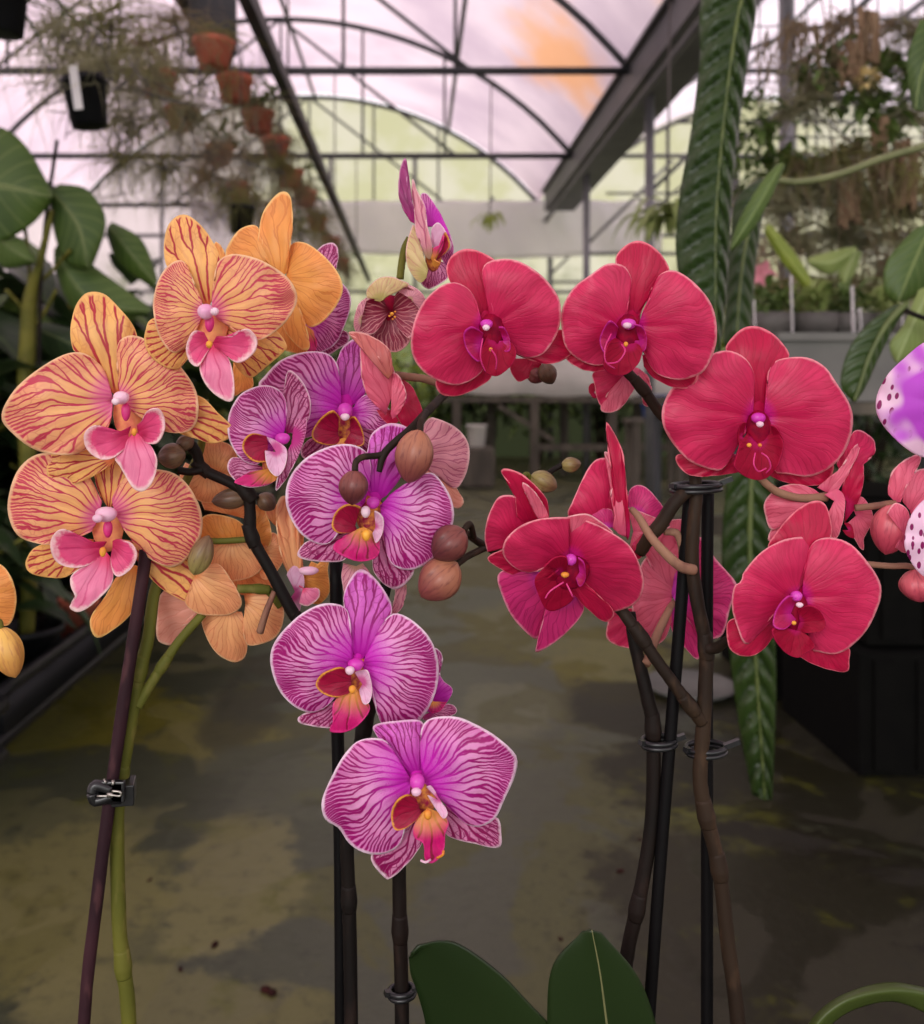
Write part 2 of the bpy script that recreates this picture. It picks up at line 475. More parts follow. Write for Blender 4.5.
# ------------------------------------------------------------------ the house
def floor_mat():
    N = NT('wet_mossy_concrete')
    tc = N.n('ShaderNodeTexCoord'); P = tc.outputs['Object']
    s = N.n('ShaderNodeSeparateXYZ'); N.put(s.inputs[0], P)
    big = N.noise(P, 1.15, 5, .55, .6)
    mid = N.noise(P, 2.6, 4, .5, .9)
    fine = N.noise(P, 24, 5, .65)
    tiny = N.noise(P, 90, 3, .7)
    wet = N.ramp(N.m('ADD', mid, N.m('MULTIPLY', N.m('SUBTRACT', fine, .5), .10)), .48, .53)
    col = N.mix(wet, lin((78, 78, 49)), lin((60, 63, 46)))
    # stains and patches with places of their own: dry tan, moss, soil, darker by the right bench
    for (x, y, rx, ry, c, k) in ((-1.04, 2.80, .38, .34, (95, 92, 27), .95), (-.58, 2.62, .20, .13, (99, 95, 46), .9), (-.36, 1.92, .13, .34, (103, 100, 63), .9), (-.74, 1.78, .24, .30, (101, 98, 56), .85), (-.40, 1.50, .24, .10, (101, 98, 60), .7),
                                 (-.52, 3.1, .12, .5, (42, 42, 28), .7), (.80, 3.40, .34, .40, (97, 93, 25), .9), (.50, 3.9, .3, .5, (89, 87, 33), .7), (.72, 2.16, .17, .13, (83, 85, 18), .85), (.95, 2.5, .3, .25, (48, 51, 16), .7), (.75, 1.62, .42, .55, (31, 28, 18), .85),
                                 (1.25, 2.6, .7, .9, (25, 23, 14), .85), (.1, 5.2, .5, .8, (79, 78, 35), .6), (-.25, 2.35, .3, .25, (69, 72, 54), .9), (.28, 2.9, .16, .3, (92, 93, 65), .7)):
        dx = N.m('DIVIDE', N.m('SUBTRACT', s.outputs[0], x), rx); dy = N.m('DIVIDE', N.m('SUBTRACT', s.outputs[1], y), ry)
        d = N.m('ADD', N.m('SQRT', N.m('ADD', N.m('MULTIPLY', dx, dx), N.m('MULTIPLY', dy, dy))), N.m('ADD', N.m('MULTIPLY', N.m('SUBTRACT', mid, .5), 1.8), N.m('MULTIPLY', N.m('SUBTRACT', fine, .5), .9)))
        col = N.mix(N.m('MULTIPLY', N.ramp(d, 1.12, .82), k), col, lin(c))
    col = N.mix(N.m('MULTIPLY', N.ramp(fine, .50, .72), .45), col, lin((33, 34, 24)))
    col = N.mix(N.m('MULTIPLY', N.ramp(tiny, .60, .74), .5), col, lin((25, 25, 18)))
    col = N.mix(N.m('MULTIPLY', N.ramp(tiny, .36, .28), .35), col, lin((117, 120, 87)))
    mo = N.noise(P, 5.4, 5, .65, .4)
    moss = N.m('MULTIPLY', N.ramp(mo, .56, .66), N.ramp(fine, .35, .6))
    col = N.mix(N.m('MULTIPLY', moss, .5), col, lin((80, 82, 23)))
    rough = N.mix(wet, (.62, .62, .62, 1), (.36, .36, .36, 1))
    return N.finish(col, rough, .35, 0, fine, .35, .006)


def film_mat(name, c, c2, stain=None, scale=.9, k=1.0):
    N = NT(name)
    tc = N.n('ShaderNodeTexCoord'); P = tc.outputs['Object']
    nz = N.noise(P, scale, 4, .55)
    col = N.mix(N.ramp(nz, .35, .7), lin(c), lin(c2))
    if stain:
        for (x, y, rx, ry, sc) in stain:
            s = N.n('ShaderNodeSeparateXYZ'); N.put(s.inputs[0], P)
            dx = N.m('DIVIDE', N.m('SUBTRACT', s.outputs[0], x), rx); dy = N.m('DIVIDE', N.m('SUBTRACT', s.outputs[1], y), ry)
            d = N.m('SQRT', N.m('ADD', N.m('MULTIPLY', dx, dx), N.m('MULTIPLY', dy, dy)))
            mask = N.m('MULTIPLY', N.ramp(N.m('ADD', d, N.m('MULTIPLY', N.m('SUBTRACT', N.noise(P, 2.2, 3), .5), 1.2)), 1.1, .2), .75)
            col = N.mix(mask, col, lin(sc))
    t = N.n('ShaderNodeBsdfTranslucent'); N.put(t.inputs[0], col)
    d = N.n('ShaderNodeBsdfDiffuse'); d.inputs[0].default_value = (.55, .52, .52, 1)
    x = N.n('ShaderNodeMixShader'); x.inputs[0].default_value = .08
    N.t.links.new(t.outputs[0], x.inputs[1]); N.t.links.new(d.outputs[0], x.inputs[2])
    N.t.links.new(x.outputs[0], N.out.inputs['Surface'])
    return N.mat


B = {}
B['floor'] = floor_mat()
B['film'] = film_mat('milky_roof_film', (210, 188, 198), (184, 162, 176), [(1.35, 8.7, .55, 1.1, (222, 152, 84)), (1.6, 5.8, .6, .9, (236, 196, 170))])
B['film_right'] = film_mat('milky_side_roof_film', (216, 202, 212), (200, 184, 196))
def end_film():
    N = NT('hedge_shaded_end_film')
    tc = N.n('ShaderNodeTexCoord'); P = tc.outputs['Object']
    s = N.n('ShaderNodeSeparateXYZ'); N.put(s.inputs[0], P)
    nz = N.noise(P, 1.1, 4, .6); n2 = N.noise(P, 2.6, 5, .65)
    col = N.mix(N.ramp(nz, .38, .62), lin((178, 174, 156)), lin((166, 164, 132)))
    col = N.mix(N.ramp(N.m('ADD', s.outputs[0], N.m('MULTIPLY', nz, 1.5)), -.9, -2.6), col, lin((186, 170, 172)))
    hedge_shade = N.m('MULTIPLY', N.ramp(N.m('ADD', s.outputs[2], N.m('MULTIPLY', N.m('SUBTRACT', n2, .5), 3.2)), 3.1, 1.2), .93)  # outside hedge's darkness painted into the lower film colour
    col = N.mix(hedge_shade, col, lin((74, 84, 40)))
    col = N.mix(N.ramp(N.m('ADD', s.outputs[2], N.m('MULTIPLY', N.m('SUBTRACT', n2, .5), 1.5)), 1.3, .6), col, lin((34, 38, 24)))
    t = N.n('ShaderNodeBsdfTranslucent'); N.put(t.inputs[0], col)
    N.t.links.new(t.outputs[0], N.out.inputs['Surface'])
    return N.mat


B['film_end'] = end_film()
B['film_wall'] = film_mat('pinkish_side_film', (196, 180, 182), (182, 166, 168))
B['tarp'] = simple('white_tarp', (246, 244, 246), (238, 236, 240), 1.6, .7, .2, trans=.7)
B['galv'] = simple('galvanised_steel', (128, 128, 128), (104, 106, 108), 5, .5, .5, metal=.25)
B['galv_dark'] = simple('weathered_steel', (72, 74, 74), (56, 58, 60), 4, .6, .4)
B['gutter'] = simple('grey_gutter_metal', (92, 92, 92), (70, 70, 72), 2, .55, .4)
B['wood'] = simple('grey_weathered_wood', (104, 98, 86), (78, 74, 66), 14, .8, .2, bstr=.3, stretch=(1, 1, .15))
B['bench'] = simple('grey_bench_panel', (116, 116, 110), (100, 100, 96), 5, .6, .3)
B['sheet'] = simple('off_white_bench_sheet', (206, 204, 192), (184, 184, 172), 3, .6, .3, trans=.2)
B['black'] = simple('black_plastic', (14, 15, 17), (20, 21, 24), 6, .45, .25)
B['shade_black'] = simple('bench_shade_black', (7, 7, 6), (10, 10, 8), 20, .9, .1)  # near-black of the crates that fill in bench shade
B['terra'] = simple('terracotta', (204, 112, 88), (176, 90, 72), 12, .8, .2)
B['label'] = simple('white_plant_label', (250, 248, 246), (240, 238, 238), 20, .5, .3, trans=.2)
B['greypot'] = simple('grey_plastic_pot', (98, 94, 90), (78, 75, 72), 10, .6, .3)
B['white'] = simple('white_plastic', (228, 226, 216), (206, 204, 196), 6, .5, .3)
B['blue'] = simple('blue_plastic', (32, 80, 150), (24, 60, 120), 6, .5, .3)
B['soil'] = simple('potting_bark', (70, 50, 38), (44, 32, 26), 60, .9, .1, bstr=.5)
B['crumb'] = simple('dark_red_crumb', (54, 26, 24), (36, 20, 18), 60, .9, .1, bstr=.4)
B['leaf_big'] = leafmat('broad_green_leaf', (86, 112, 46), (58, 84, 36), (140, 156, 90), .4, .3, 7)
B['leaf_dark'] = leafmat('dark_green_leaf', (46, 66, 34), (32, 50, 28), (80, 100, 56), .4, .2, 8)
B['leaf_mid'] = leafmat('mid_green_leaf', (98, 122, 58), (66, 92, 42), (140, 160, 90), .45, .3, 8)
B['leaf_pale'] = leafmat('pale_green_leaf', (160, 176, 104), (132, 152, 84), (186, 200, 140), .45, .35, 8)
B['leaf_yellow'] = leafmat('yellow_green_leaf', (176, 190, 76), (128, 152, 60), (200, 210, 120), .45, .4, 8)
B['leaf_moth'] = leafmat('deep_green_orchid_leaf', (36, 54, 22), (26, 42, 17), None, .35, .15, 0.0, ribw=.0001)
B['quilt'] = leafmat('quilted_dark_leaf', (58, 80, 34), (42, 62, 26), None, .32, .2, 0)
B['quilt_rib'] = simple('olive_leaf_midrib', (96, 108, 56), (80, 94, 48), 30, .45)
B['airplant'] = simple('grey_green_airplant', (200, 198, 164), (160, 160, 126), 12, .7, .2, trans=.6)
B['airbrown'] = simple('brown_airplant', (190, 172, 142), (150, 134, 108), 12, .8, .2, trans=.6)
B['airolive'] = simple('olive_airplant', (180, 178, 118), (140, 140, 88), 12, .7, .2, trans=.6)
B['cork'] = simple('cork_slab', (150, 124, 98), (110, 88, 68), 20, .85, .2, bstr=.5, bdist=.01, stretch=(1, 1, .2))
B['cream'] = simple('cream_blossom', (232, 214, 160), (210, 190, 120), 30, .6, trans=.2)
B['pinkbloom'] = simple('soft_pink_blossom', (226, 150, 160), (206, 120, 140), 30, .6, trans=.2)
B['magbloom'] = simple('small_magenta_blossom', (200, 80, 190), (180, 60, 170), 30, .6, trans=.2)
B['vine'] = simple('grey_green_vine', (122, 126, 84), (98, 104, 66), 20, .5)
B['wire'] = simple('dull_wire', (96, 92, 86), (80, 76, 72), 20, .5, metal=.3)

# floor
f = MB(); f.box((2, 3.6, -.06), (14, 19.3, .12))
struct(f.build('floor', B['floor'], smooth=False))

# arched roof: the bay stands between two gutters, the next bay begins right of it
XL, XR, ZG, ZT = -4.8, 1.78, 3.6, 5.14
FR = (13.2, 10.4, 7.6, 4.8, 2.0, -.8, -3.6)


def arch_z(x, xl=XL, xr=XR):
    hw = (xr - xl) / 2; rise = ZT - ZG
    R = (hw * hw + rise * rise) / (2 * rise)
    return ZT - R + math.sqrt(max(0, R * R - (x - (xl + xr) / 2) ** 2))


def roof(name, xl, xr, m, y0=-6.0, y1=13.2):
    b = MB(); nx, ny = 28, 16
    vs = [(xl + (xr - xl) * i / nx, y0 + (y1 - y0) * j / ny, arch_z(xl + (xr - xl) * i / nx, xl, xr) + .05) for j in range(ny + 1) for i in range(nx + 1)]
    fs = [(j * (nx + 1) + i, j * (nx + 1) + i + 1, (j + 1) * (nx + 1) + i + 1, (j + 1) * (nx + 1) + i) for j in range(ny) for i in range(nx)]
    b.add(vs, fs)
    return struct(b.build(name, m))


roof('ceiling', XL, XR, B['film'])
roof('ceiling', 2.15, 8.73, B['film_right'])
# end wall: film panels up to the arch
b = MB(); n = 24
vs, fs = [], []
for i in range(n + 1):
    x = XL + (XR - XL) * i / n
    vs += [(x, 13.25, 0), (x, 13.25, arch_z(x))]
for i in range(n): fs.append((2 * i, 2 * i + 2, 2 * i + 3, 2 * i + 1))
k = len(vs); vs += [(XR, 13.25, 0), (8.73, 13.25, 0), (8.73, 13.25, 5.1), (XR, 13.25, 5.1)]; fs.append((k, k + 1, k + 2, k + 3))
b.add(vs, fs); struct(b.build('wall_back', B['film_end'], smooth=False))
for nm, x in (('wall_left', XL), ('wall_right', 8.73)):
    b = MB(); b.add([(x, -6, 0), (x, 13.25, 0), (x, 13.25, 3.65), (x, -6, 3.65)], [(0, 1, 2, 3)])
    struct(b.build(nm, B['film_wall'], smooth=False))
# frame: arches, ties, struts
tn = [0]


def trim(b, m, smooth=True):
    tn[0] += 1
    return struct(b.build('trim_%d' % tn[0], m, smooth=smooth))


for y in FR:
    for xl, xr in ((XL, XR), (2.15, 8.73)):
        b = MB()
        b.tube([(xl + (xr - xl) * i / 18, y, arch_z(xl + (xr - xl) * i / 18, xl, xr)) for i in range(19)], .032, 8, 2)
        b.tube([(xl, y, ZG), (xr, y, ZG)], .034 if xl == XL else .025, 8)
        b.tube([(xl, y, ZG - .42), (xr, y, ZG - .42)], .014, 6) if xl != XL else None
        w = xr - xl
        for q in (.22, .36, .5, .64, .78):
            b.tube([(xl + w * q, y, ZG), (xl + w * q, y, arch_z(xl + w * q, xl, xr))], .015, 6)
        b.tube([(xl + w * .5, y, arch_z(xl + w * .5, xl, xr)), (xl + w * .80, y, ZG)], .018, 6)
        b.tube([(xl + w * .5, y, arch_z(xl + w * .5, xl, xr)), (xl + w * .20, y, ZG)], .018, 6)
        trim(b, B['galv_dark'] if xl == XL else B['galv'])
for x in (-3.4, -1.42, .47, 4.0, 5.4, 7.0):                       # purlins along the house
    z = arch_z(x) if x < XR else arch_z(x, 2.15, 8.73)
    b = MB(); b.tube([(x, -5.5, z - .03), (x, 13.2, z - .03)], .025, 8); trim(b, B['galv_dark'] if x < XR else B['galv'])
b = MB()                                                          # gutter on the right
for px_, pz, w_, h_ in ((1.965, 3.52, .40, .24), (1.965, 3.66, .5, .03)):
    b.box((px_, 3.3, pz), (w_, 18.6, h_))
b.tube([(1.80, -5.5, 3.30), (1.80, 13.1, 3.30)], .03, 8)
trim(b, B['gutter'], False)
b = MB(); b.box((-4.9, 3.6, 3.55), (.25, 19.2, .25)); trim(b, B['gutter'], False)
for y in FR[:5]:
    b = MB(); b.tube([(1.93, y, 0), (1.93, y, 3.42)], .04, 10); trim(b, B['galv'])
    b = MB(); b.tube([(1.93, y, 2.6), (2.9, y, 3.55)], .018, 8); b.tube([(1.93, y, 2.5), (5.3, y, 2.5)], .02, 8); trim(b, B['galv'])
for z, r in ((3.15, .03), (2.35, .025), (1.3, .03)):               # rails of the end wall
    b = MB(); b.tube([(XL, 13.12, z), (8.6, 13.12, z)], r, 8); trim(b, B['galv'])
for x in (-3.6, -2.4, -1.2, 0, 1.1, 3.2, 4.6, 6.2):
    b = MB(); b.tube([(x, 13.14, 0), (x, 13.14, 4.3 if x < 1 else 3.7)], .03, 8); trim(b, B['galv'])
for z in (1.15, 2.4):
    b = MB(); b.tube([(XL + .05, -5, z), (XL + .05, 13.1, z)], .03, 8); trim(b, B['galv'])


def thing(name, loc, label, cat, group=None):
    return tag(empty(name, loc), label, cat, group)


# white tarp across the end
b = MB(); nx, nz = 60, 10
x0, x1, z0, z1 = -3.1, 3.4, 2.82, 3.57
vs = [(x0 + (x1 - x0) * i / nx, 12.75 + .04 * math.sin(i * 1.1 + j * .5) + .02 * math.sin(i * .37), z0 + (z1 - z0) * j / nz + (.05 * math.sin(i * .12) if j < 2 else 0)) for j in range(nz + 1) for i in range(nx + 1)]
fs = [(j * (nx + 1) + i, j * (nx + 1) + i + 1, (j + 1) * (nx + 1) + i + 1, (j + 1) * (nx + 1) + i) for j in range(nz) for i in range(nx)]
b.add(vs, fs)
tag(b.build('white_tarp', B['tarp'], solid=.004), 'long white tarp hanging across the far end wall under the arch', 'tarp')

# hanging rails on the left
rr = thing('hanging_rail', (-.67, 7, 2.49), 'dark rail hung along the aisle that carries the terracotta pots', 'rail')
b = MB(); b.box((-.655, 8.0, 2.52), (.05, 10.4, .07)); b.build('rail_bar', B['galv_dark'], rr, smooth=False)
b = MB(); b.box((-.94, 8.0, 2.58), (.05, 10.4, .06)); b.build('rail_pipe', B['galv_dark'], rr, smooth=False)
for y in (4.8, 7.6, 10.4):
    b = MB(); b.tube([(-.66, y, 2.56), (-.66, y, 4.9 if y < 5 else 3.6)], .006, 6); b.build('rail_wire', B['wire'], rr)

# ------------------------------------------------------------------ pots and leafy things
def pot_mb(r, h, taper=.75, rim=.012, wall=.006):
    b = MB()
    b.lathe((0, 0, 0), [(r * taper * .6, 0), (r * taper, .002), (r * .97, h - rim * 1.6), (r * 1.06, h - rim * 1.5), (r * 1.07, h), (r * 1.0, h), (r * .95, h - rim * 1.4), (r * .93, h - rim * 2), (.004, h - rim * 2.2)], 26)
    return b


def wisp(b, c, n, L, w, spread=1.0, down=.4, droop=.8, rnd=None):
    R = rnd or random
    for _ in range(n):
        a = R.uniform(0, 2 * PI); e = R.uniform(-.5, 1) * spread - down
        d = Vector((math.cos(a), math.sin(a), e))
        b.blade(Vector(c) + Vector((R.gauss(0, .1), R.gauss(0, .1), R.gauss(0, .1))) * L * .8, d, L * R.uniform(.5, 1.2), w, droop * R.uniform(.4, 1.5), 5)


def beard(b, c, n, L, w, rad):
    for _ in range(n):
        p = Vector(c) + Vector((random.gauss(0, rad), random.gauss(0, rad), random.gauss(0, rad * .4)))
        b.blade(p, (random.gauss(0, .25), random.gauss(0, .25), -1), L * random.uniform(.4, 1.2), w, .1, 5)


def leafy(b, c, n, L, w, rad, up=.3, droop=.5, k=5):
    for _ in range(n):
        a = random.uniform(0, 2 * PI)
        q = Vector((random.gauss(0, 1), random.gauss(0, 1), random.gauss(0, 1))); q *= rad / max(q.length, 1e-3) * random.random() ** .4
        d = Vector((math.cos(a), math.sin(a), up + random.gauss(0, .4)))
        b.leaf(Vector(c) + q, d, L * random.uniform(.6, 1.2), w * random.uniform(.7, 1.2), droop, .3, n=k)


# terracotta pots hanging off the rail: three makes of the same pot, copied
def make_hanging_pot(seed, foliage):
    random.seed(seed)
    root = empty('hanging_pot', (0, 0, 0))
    pot_mb(.062, .085).build('pot', B['terra'], root)
    b = MB()
    for a in (0, 2.1, 4.2):
        b.tube([(.064 * math.cos(a), .064 * math.sin(a), .08), (.01 * math.cos(a), .01 * math.sin(a), .24), (0, 0, .26)], .0022, 5, 3)
    b.build('hanger', B['wire'], root)
    b = MB(); fn, m = foliage
    fn(b); b.build('foliage', B[m], root)
    return root


mk = [make_hanging_pot(1, (lambda b: (wisp(b, (0, 0, .1), 46, .2, .006, 1.0, -.1, 1.2), beard(b, (0, 0, .02), 34, .24, .005, .05)), 'airolive')),
      make_hanging_pot(2, (lambda b: (beard(b, (0, 0, .05), 70, .3, .005, .06), wisp(b, (0, 0, .1), 20, .14, .006)), 'airbrown')),
      make_hanging_pot(3, (lambda b: (leafy(b, (0, 0, .13), 40, .09, .03, .1), wisp(b, (0, 0, .1), 20, .2, .006, 1, 0, 1.2)), 'leaf_mid'))]
spots = [(-.79, 3.62, 2.40), (-.79, 4.05, 2.40), (-.77, 4.55, 2.40), (-.76, 5.05, 2.40), (-.77, 5.7, 2.38), (-.76, 6.4, 2.4), (-.77, 7.3, 2.38), (-.76, 8.4, 2.4), (-.77, 9.7, 2.38),
         (-1.12, 4.05, 2.42), (-1.14, 4.5, 2.40), (-1.1, 5.2, 2.40), (-1.16, 6.1, 2.38), (-1.1, 7.2, 2.4), (-.8, 5.4, 1.98), (-.84, 6.8, 1.95), (-.82, 8.0, 1.9)]
ORD = ['nearest', 'second', 'third', 'fourth', 'fifth', 'sixth', 'seventh', 'eighth', 'farthest']
used = set()
for i, (x, y, z) in enumerate(spots):
    q = i % 3
    o = mk[q] if q not in used else copy_tree(mk[q])
    used.add(q)
    o.location = (x, y, z - .15); o.scale = (1.25, 1.25, 1.25); o.rotation_euler.z = random.uniform(0, 6); LOC[o.name] = Vector((x, y, z))
    kind = ('olive trailing blades', 'brown hanging strands', 'small green leaves')[q]
    if i < 9: lab = 'terracotta pot with %s, %s of the row hung nearest the aisle rail' % (kind, ORD[i])
    elif i < 14: lab = 'terracotta pot with %s, %s of the row hung behind the aisle row' % (kind, ['nearest', 'second', 'third', 'fourth', 'farthest'][i - 9])
    else: lab = 'terracotta pot with %s, %s of the low row under the rail' % (kind, ['nearest', 'middle', 'farthest'][i - 14])
    tag(o, lab, 'hanging pot', 'terracotta pots hanging along the rail')

tag(boxobj('shade_board', at(212, 12, 3.75), (.20, .012, .36), B['galv_dark']), 'dark grey board hung between the two rails above the first terracotta pots', 'board')
# black hanging pots
def black_pot(px, py, Y, r, h, tilt, label, lab_card=True, fol=None, mfol='airplant'):
    p = at(px, py, Y)
    root = thing('hanging_pot', p, label, 'hanging pot')
    o = pot_mb(r, h, .8, .01).build('pot', B['black'], None); o.parent = root; o.location = (0, 0, -h / 2); o.rotation_euler = (0, tilt, 0)
    if lab_card:
        b = MB(); b.box((0, 0, 0), (.022, .0015, .11))
        c = b.build('plant_label', B['label'], None, smooth=False); c.parent = root; c.location = (-r * .25, -r * 1.12, .02); c.rotation_euler = (.05, -.12, 0)
    b = MB(); b.tube([(-r, 0, h * .45), (0, 0, h * 1.7), (r, 0, h * .45)], .002, 5, 4); b.tube([(0, 0, h * 1.7), (0, 0, h * 1.7 + .5)], .002, 5)
    c = b.build('hanger', B['wire'], None); c.parent = root
    if fol:
        b = MB(); fol(b, h); c = b.build('foliage', B[mfol], None); c.parent = root
    return root


random.seed(11)
black_pot(90, 103, 2.4, .056, .125, -.14, 'black plastic hanging pot with a white label, alone before the pale side wall', True, lambda b, h: wisp(b, (0, 0, h * .6), 70, .34, .004, 1.1, -.3, .8))
black_pot(4, 12, 2.0, .05, .1, 0, 'black plastic hanging pot cut by the top left corner of the picture', True, lambda b, h: wisp(b, (0, 0, h * .6), 40, .24, .008, 1, -.2, .7), 'leaf_mid')
black_pot(241, 220, 3.6, .05, .11, .05, 'small black hanging pot below the terracotta pots, behind the tall orange flower', False, lambda b, h: (beard(b, (0, 0, h), 40, .2, .004, .05), wisp(b, (0, 0, h * .6), 40, .2, .005)), 'airolive')

# airy hanging plants over the left benches
ap = []
for s, m in ((21, 'airplant'), (22, 'airolive'), (23, 'airbrown')):
    random.seed(s); b = MB()
    wisp(b, (0, 0, 0), 105, .26, .0036, 1.2, .1, .8); beard(b, (0, 0, -.02), 45, .3, .003, .07)
    root = empty('hanging_airplant', (0, 0, 0))
    b.build('foliage', B[m], root)
    b = MB()
    for k in range(9):
        b.tube([(0, 0, 0), (random.gauss(0, .05), random.gauss(0, .05), -.12), (random.gauss(0, .13), random.gauss(0, .13), -.2)], .0018, 5, 3)
    b.tube([(0, 0, -.02), (0, 0, .5)], .0015, 5)
    b.build('stem', B['wire'], root)
    ap.append(root)
pl = [(110, 20, 2.6, 1), (150, 75, 2.9, 0), (175, 20, 3.0, 2), (60, 30, 2.5, 0), (130, 120, 3.1, 1), (190, 110, 3.3, 0), (165, 165, 3.4, 1), (215, 150, 3.6, 2), (225, 190, 3.8, 1), (255, 200, 4.1, 2), (280, 165, 4.8, 1),
      (140, 45, 3.2, 2), (90, 60, 2.9, 0), (300, 230, 5.2, 1), (260, 110, 4.5, 0), (272, 150, 5.0, 2), (120, 160, 3.4, 1), (300, 190, 6.0, 2), (318, 215, 6.6, 1), (330, 245, 7.4, 2), (345, 268, 8.6, 1), (205, 175, 4.2, 2), (250, 160, 4.9, 1)]
where = ['over the black labelled pot', 'right of the black labelled pot', 'under the front end of the rail', 'beside the corner pot', 'low, between the black pot and the rail', 'under the first terracotta pots', 'over the leafy bench', 'behind the first terracotta row',
         'over the tall orange flower', 'behind the orange flower back', 'under the middle of the rail', 'just right of the black labelled pot, up high', 'against the pale side wall', 'at the low end of the rail', 'between the rail pots', 'hanging from the rail below its fourth pot', 'hanging low between the black labelled pot and the broad leaves', 'hanging from the rail by its sixth pot', 'hanging from the rail by its seventh pot', 'hanging from the rail by its eighth pot', 'at the far end of the rail', 'hanging below the second row of pots', 'hanging below the rail behind the orange flower back']
us = set()
for i, (px, py, Y, q) in enumerate(pl):
    o = ap[q] if q not in us else copy_tree(ap[q]); us.add(q)
    o.location = at(px, py, Y); s = random.uniform(.8, 1.25); o.scale = (s, s, s); o.rotation_euler.z = random.uniform(0, 6)
    tag(o, ('grey-green', 'olive', 'brownish')[q] + ' wispy hanging plant ' + where[i], 'hanging plant', 'wispy plants hanging on the left')

# ------------------------------------------------------------------ traced leaves (real blades at their own distance)
def crs(pts, n):
    """smooth line through points, resampled evenly"""
    P = [Vector((p[0], p[1])) for p in pts]
    out = []
    for i in range(len(P) - 1):
        p0, p1, p2, p3 = P[max(i - 1, 0)], P[i], P[i + 1], P[min(i + 2, len(P) - 1)]
        for k in range(8):
            t = k / 8
            out.append(0.5 * ((2 * p1) + (p2 - p0) * t + (2 * p0 - 5 * p1 + 4 * p2 - p3) * t * t + (3 * p1 - p0 - 3 * p2 + p3) * t ** 3))
    out.append(P[-1])
    d = [0]
    for i in range(1, len(out)): d.append(d[-1] + (out[i] - out[i - 1]).length)
    res, j = [], 0
    for i in range(n + 1):
        s = d[-1] * i / n
        while j < len(d) - 2 and d[j + 1] < s: j += 1
        t = (s - d[j]) / max(d[j + 1] - d[j], 1e-6)
        res.append(out[j].lerp(out[j + 1], min(max(t, 0), 1)))
    return res


def strap_leaf(name, parent, mid, left, right, Y, m, rib=None, ribr=.004, quilt=0.0, nq=14, fold=.0, dY=0.0, n=60, lean=0.0):
    """a leaf blade between two edges with its midrib; quilted between side ribs"""
    A, Lf, Rt = crs(mid, n), crs(left, n), crs(right, n)
    mpp = Y / F; K = 9
    b = MB(); vs, uvs, fs = [], [], []
    L = sum((A[i + 1] - A[i]).length for i in range(n)) * mpp
    for i in range(n + 1):
        t = i / n
        for j in range(-K, K + 1):
            u = j / K
            p = A[i].lerp(Lf[i] if u < 0 else Rt[i], abs(u))
            au = abs(u)
            wv = (abs(math.cos(PI * (nq * t - .2 * au - .85 * au * au))) + .12) ** .7 * 1.6 - .8
            off = quilt * L * .02 * (wv) * math.sin(PI * min(1, au * .92 + .04)) - fold * (au ** 1.5) * 18 * mpp + lean * 12 * mpp * u
            vs.append(at(p.x, p.y, Y + dY * t - off)); uvs.append((u * .5, t))
    W = 2 * K + 1
    for i in range(n):
        for j in range(W - 1): fs.append((i * W + j, i * W + j + 1, (i + 1) * W + j + 1, (i + 1) * W + j))
    b.add(vs, fs, uvs)
    o = b.build(name, m, parent, solid=.0012)
    if rib:
        b = MB(); b.tube([at(A[i].x, A[i].y, Y + dY * i / n - ribr * .6) for i in range(0, n + 1, 4)], [ribr * (1 - .6 * i / n) for i in range(0, n + 1, 4)], 8, 2)
        b.build('midrib', rib, o)
    return o


def T(c, pts):
    return [(c[0] + x / c[2], c[1] + y / c[2]) for x, y in pts]


C3, C4, C7, B3 = (640, 0, 3.0106), (0, 120, 2.694), (700, 230, 4.125), (700, 440, 4.098)

# tall quilted leaf that hangs before the gutter, and its lower sister
g = thing('hanging_strap_plant', at(700, 20, 1.0), 'tall plant of long dark quilted strap leaves hanging before the right bench', 'plant')
strap_leaf('leaf', g, T(C3, [(318, -40), (300, 20), (272, 200), (246, 430), (230, 640), (228, 850), (226, 1060)]), T(C3, [(190, -40), (178, 60), (178, 200), (150, 420), (118, 600), (112, 800), (180, 1050)]), T(C3, [(355, -40), (346, 60), (322, 200), (292, 430), (272, 640), (262, 850), (240, 1060)]), 1.0, B['quilt'], B['quilt_rib'], .0026, 1.7, 14, .5, -.05)
strap_leaf('leaf', g, T(C3, [(395, 540), (350, 620), (318, 740), (300, 880), (290, 1040)]), T(C3, [(360, 535), (290, 600), (272, 720), (262, 880), (250, 1040)]), T(C3, [(400, 560), (372, 640), (352, 760), (340, 900), (330, 1040)]), 1.12, B['quilt'], B['quilt_rib'], .003, .8, 9, .5)
strap_leaf('leaf', g, [(752, 462), (750, 560), (757, 680), (765, 800)], [(728, 470), (722, 560), (734, 690), (752, 795)], [(776, 470), (772, 560), (776, 680), (772, 800)], 1.1, B['quilt'], B['quilt_rib'], .004, 1.8, 13, .3)
strap_leaf('leaf', g, T(C3, [(428, 492), (385, 570), (325, 670), (272, 750)]), T(C3, [(415, 492), (362, 555), (300, 660), (268, 745)]), T(C3, [(436, 498), (396, 590), (340, 690), (274, 758)]), .98, B['leaf_mid'], None, fold=.3)
b = MB(); b.tube([at(700, -60, 1.0), at(735, -30, 1.0), at(742, 30, .995), at(700, -200, 1.05)][:2] + [at(745, -12, 1.0)], .005, 8)
b.build('stem', B['vine'], g)
b = MB(); b.tube([at(745, -12, 1.0), (at(745, -12, 1.0).x, 1.0, 2.4), (at(745, -12, 1.0).x, 1.0, 4.0)], .0015, 6); b.build('hanger', B['wire'], g)

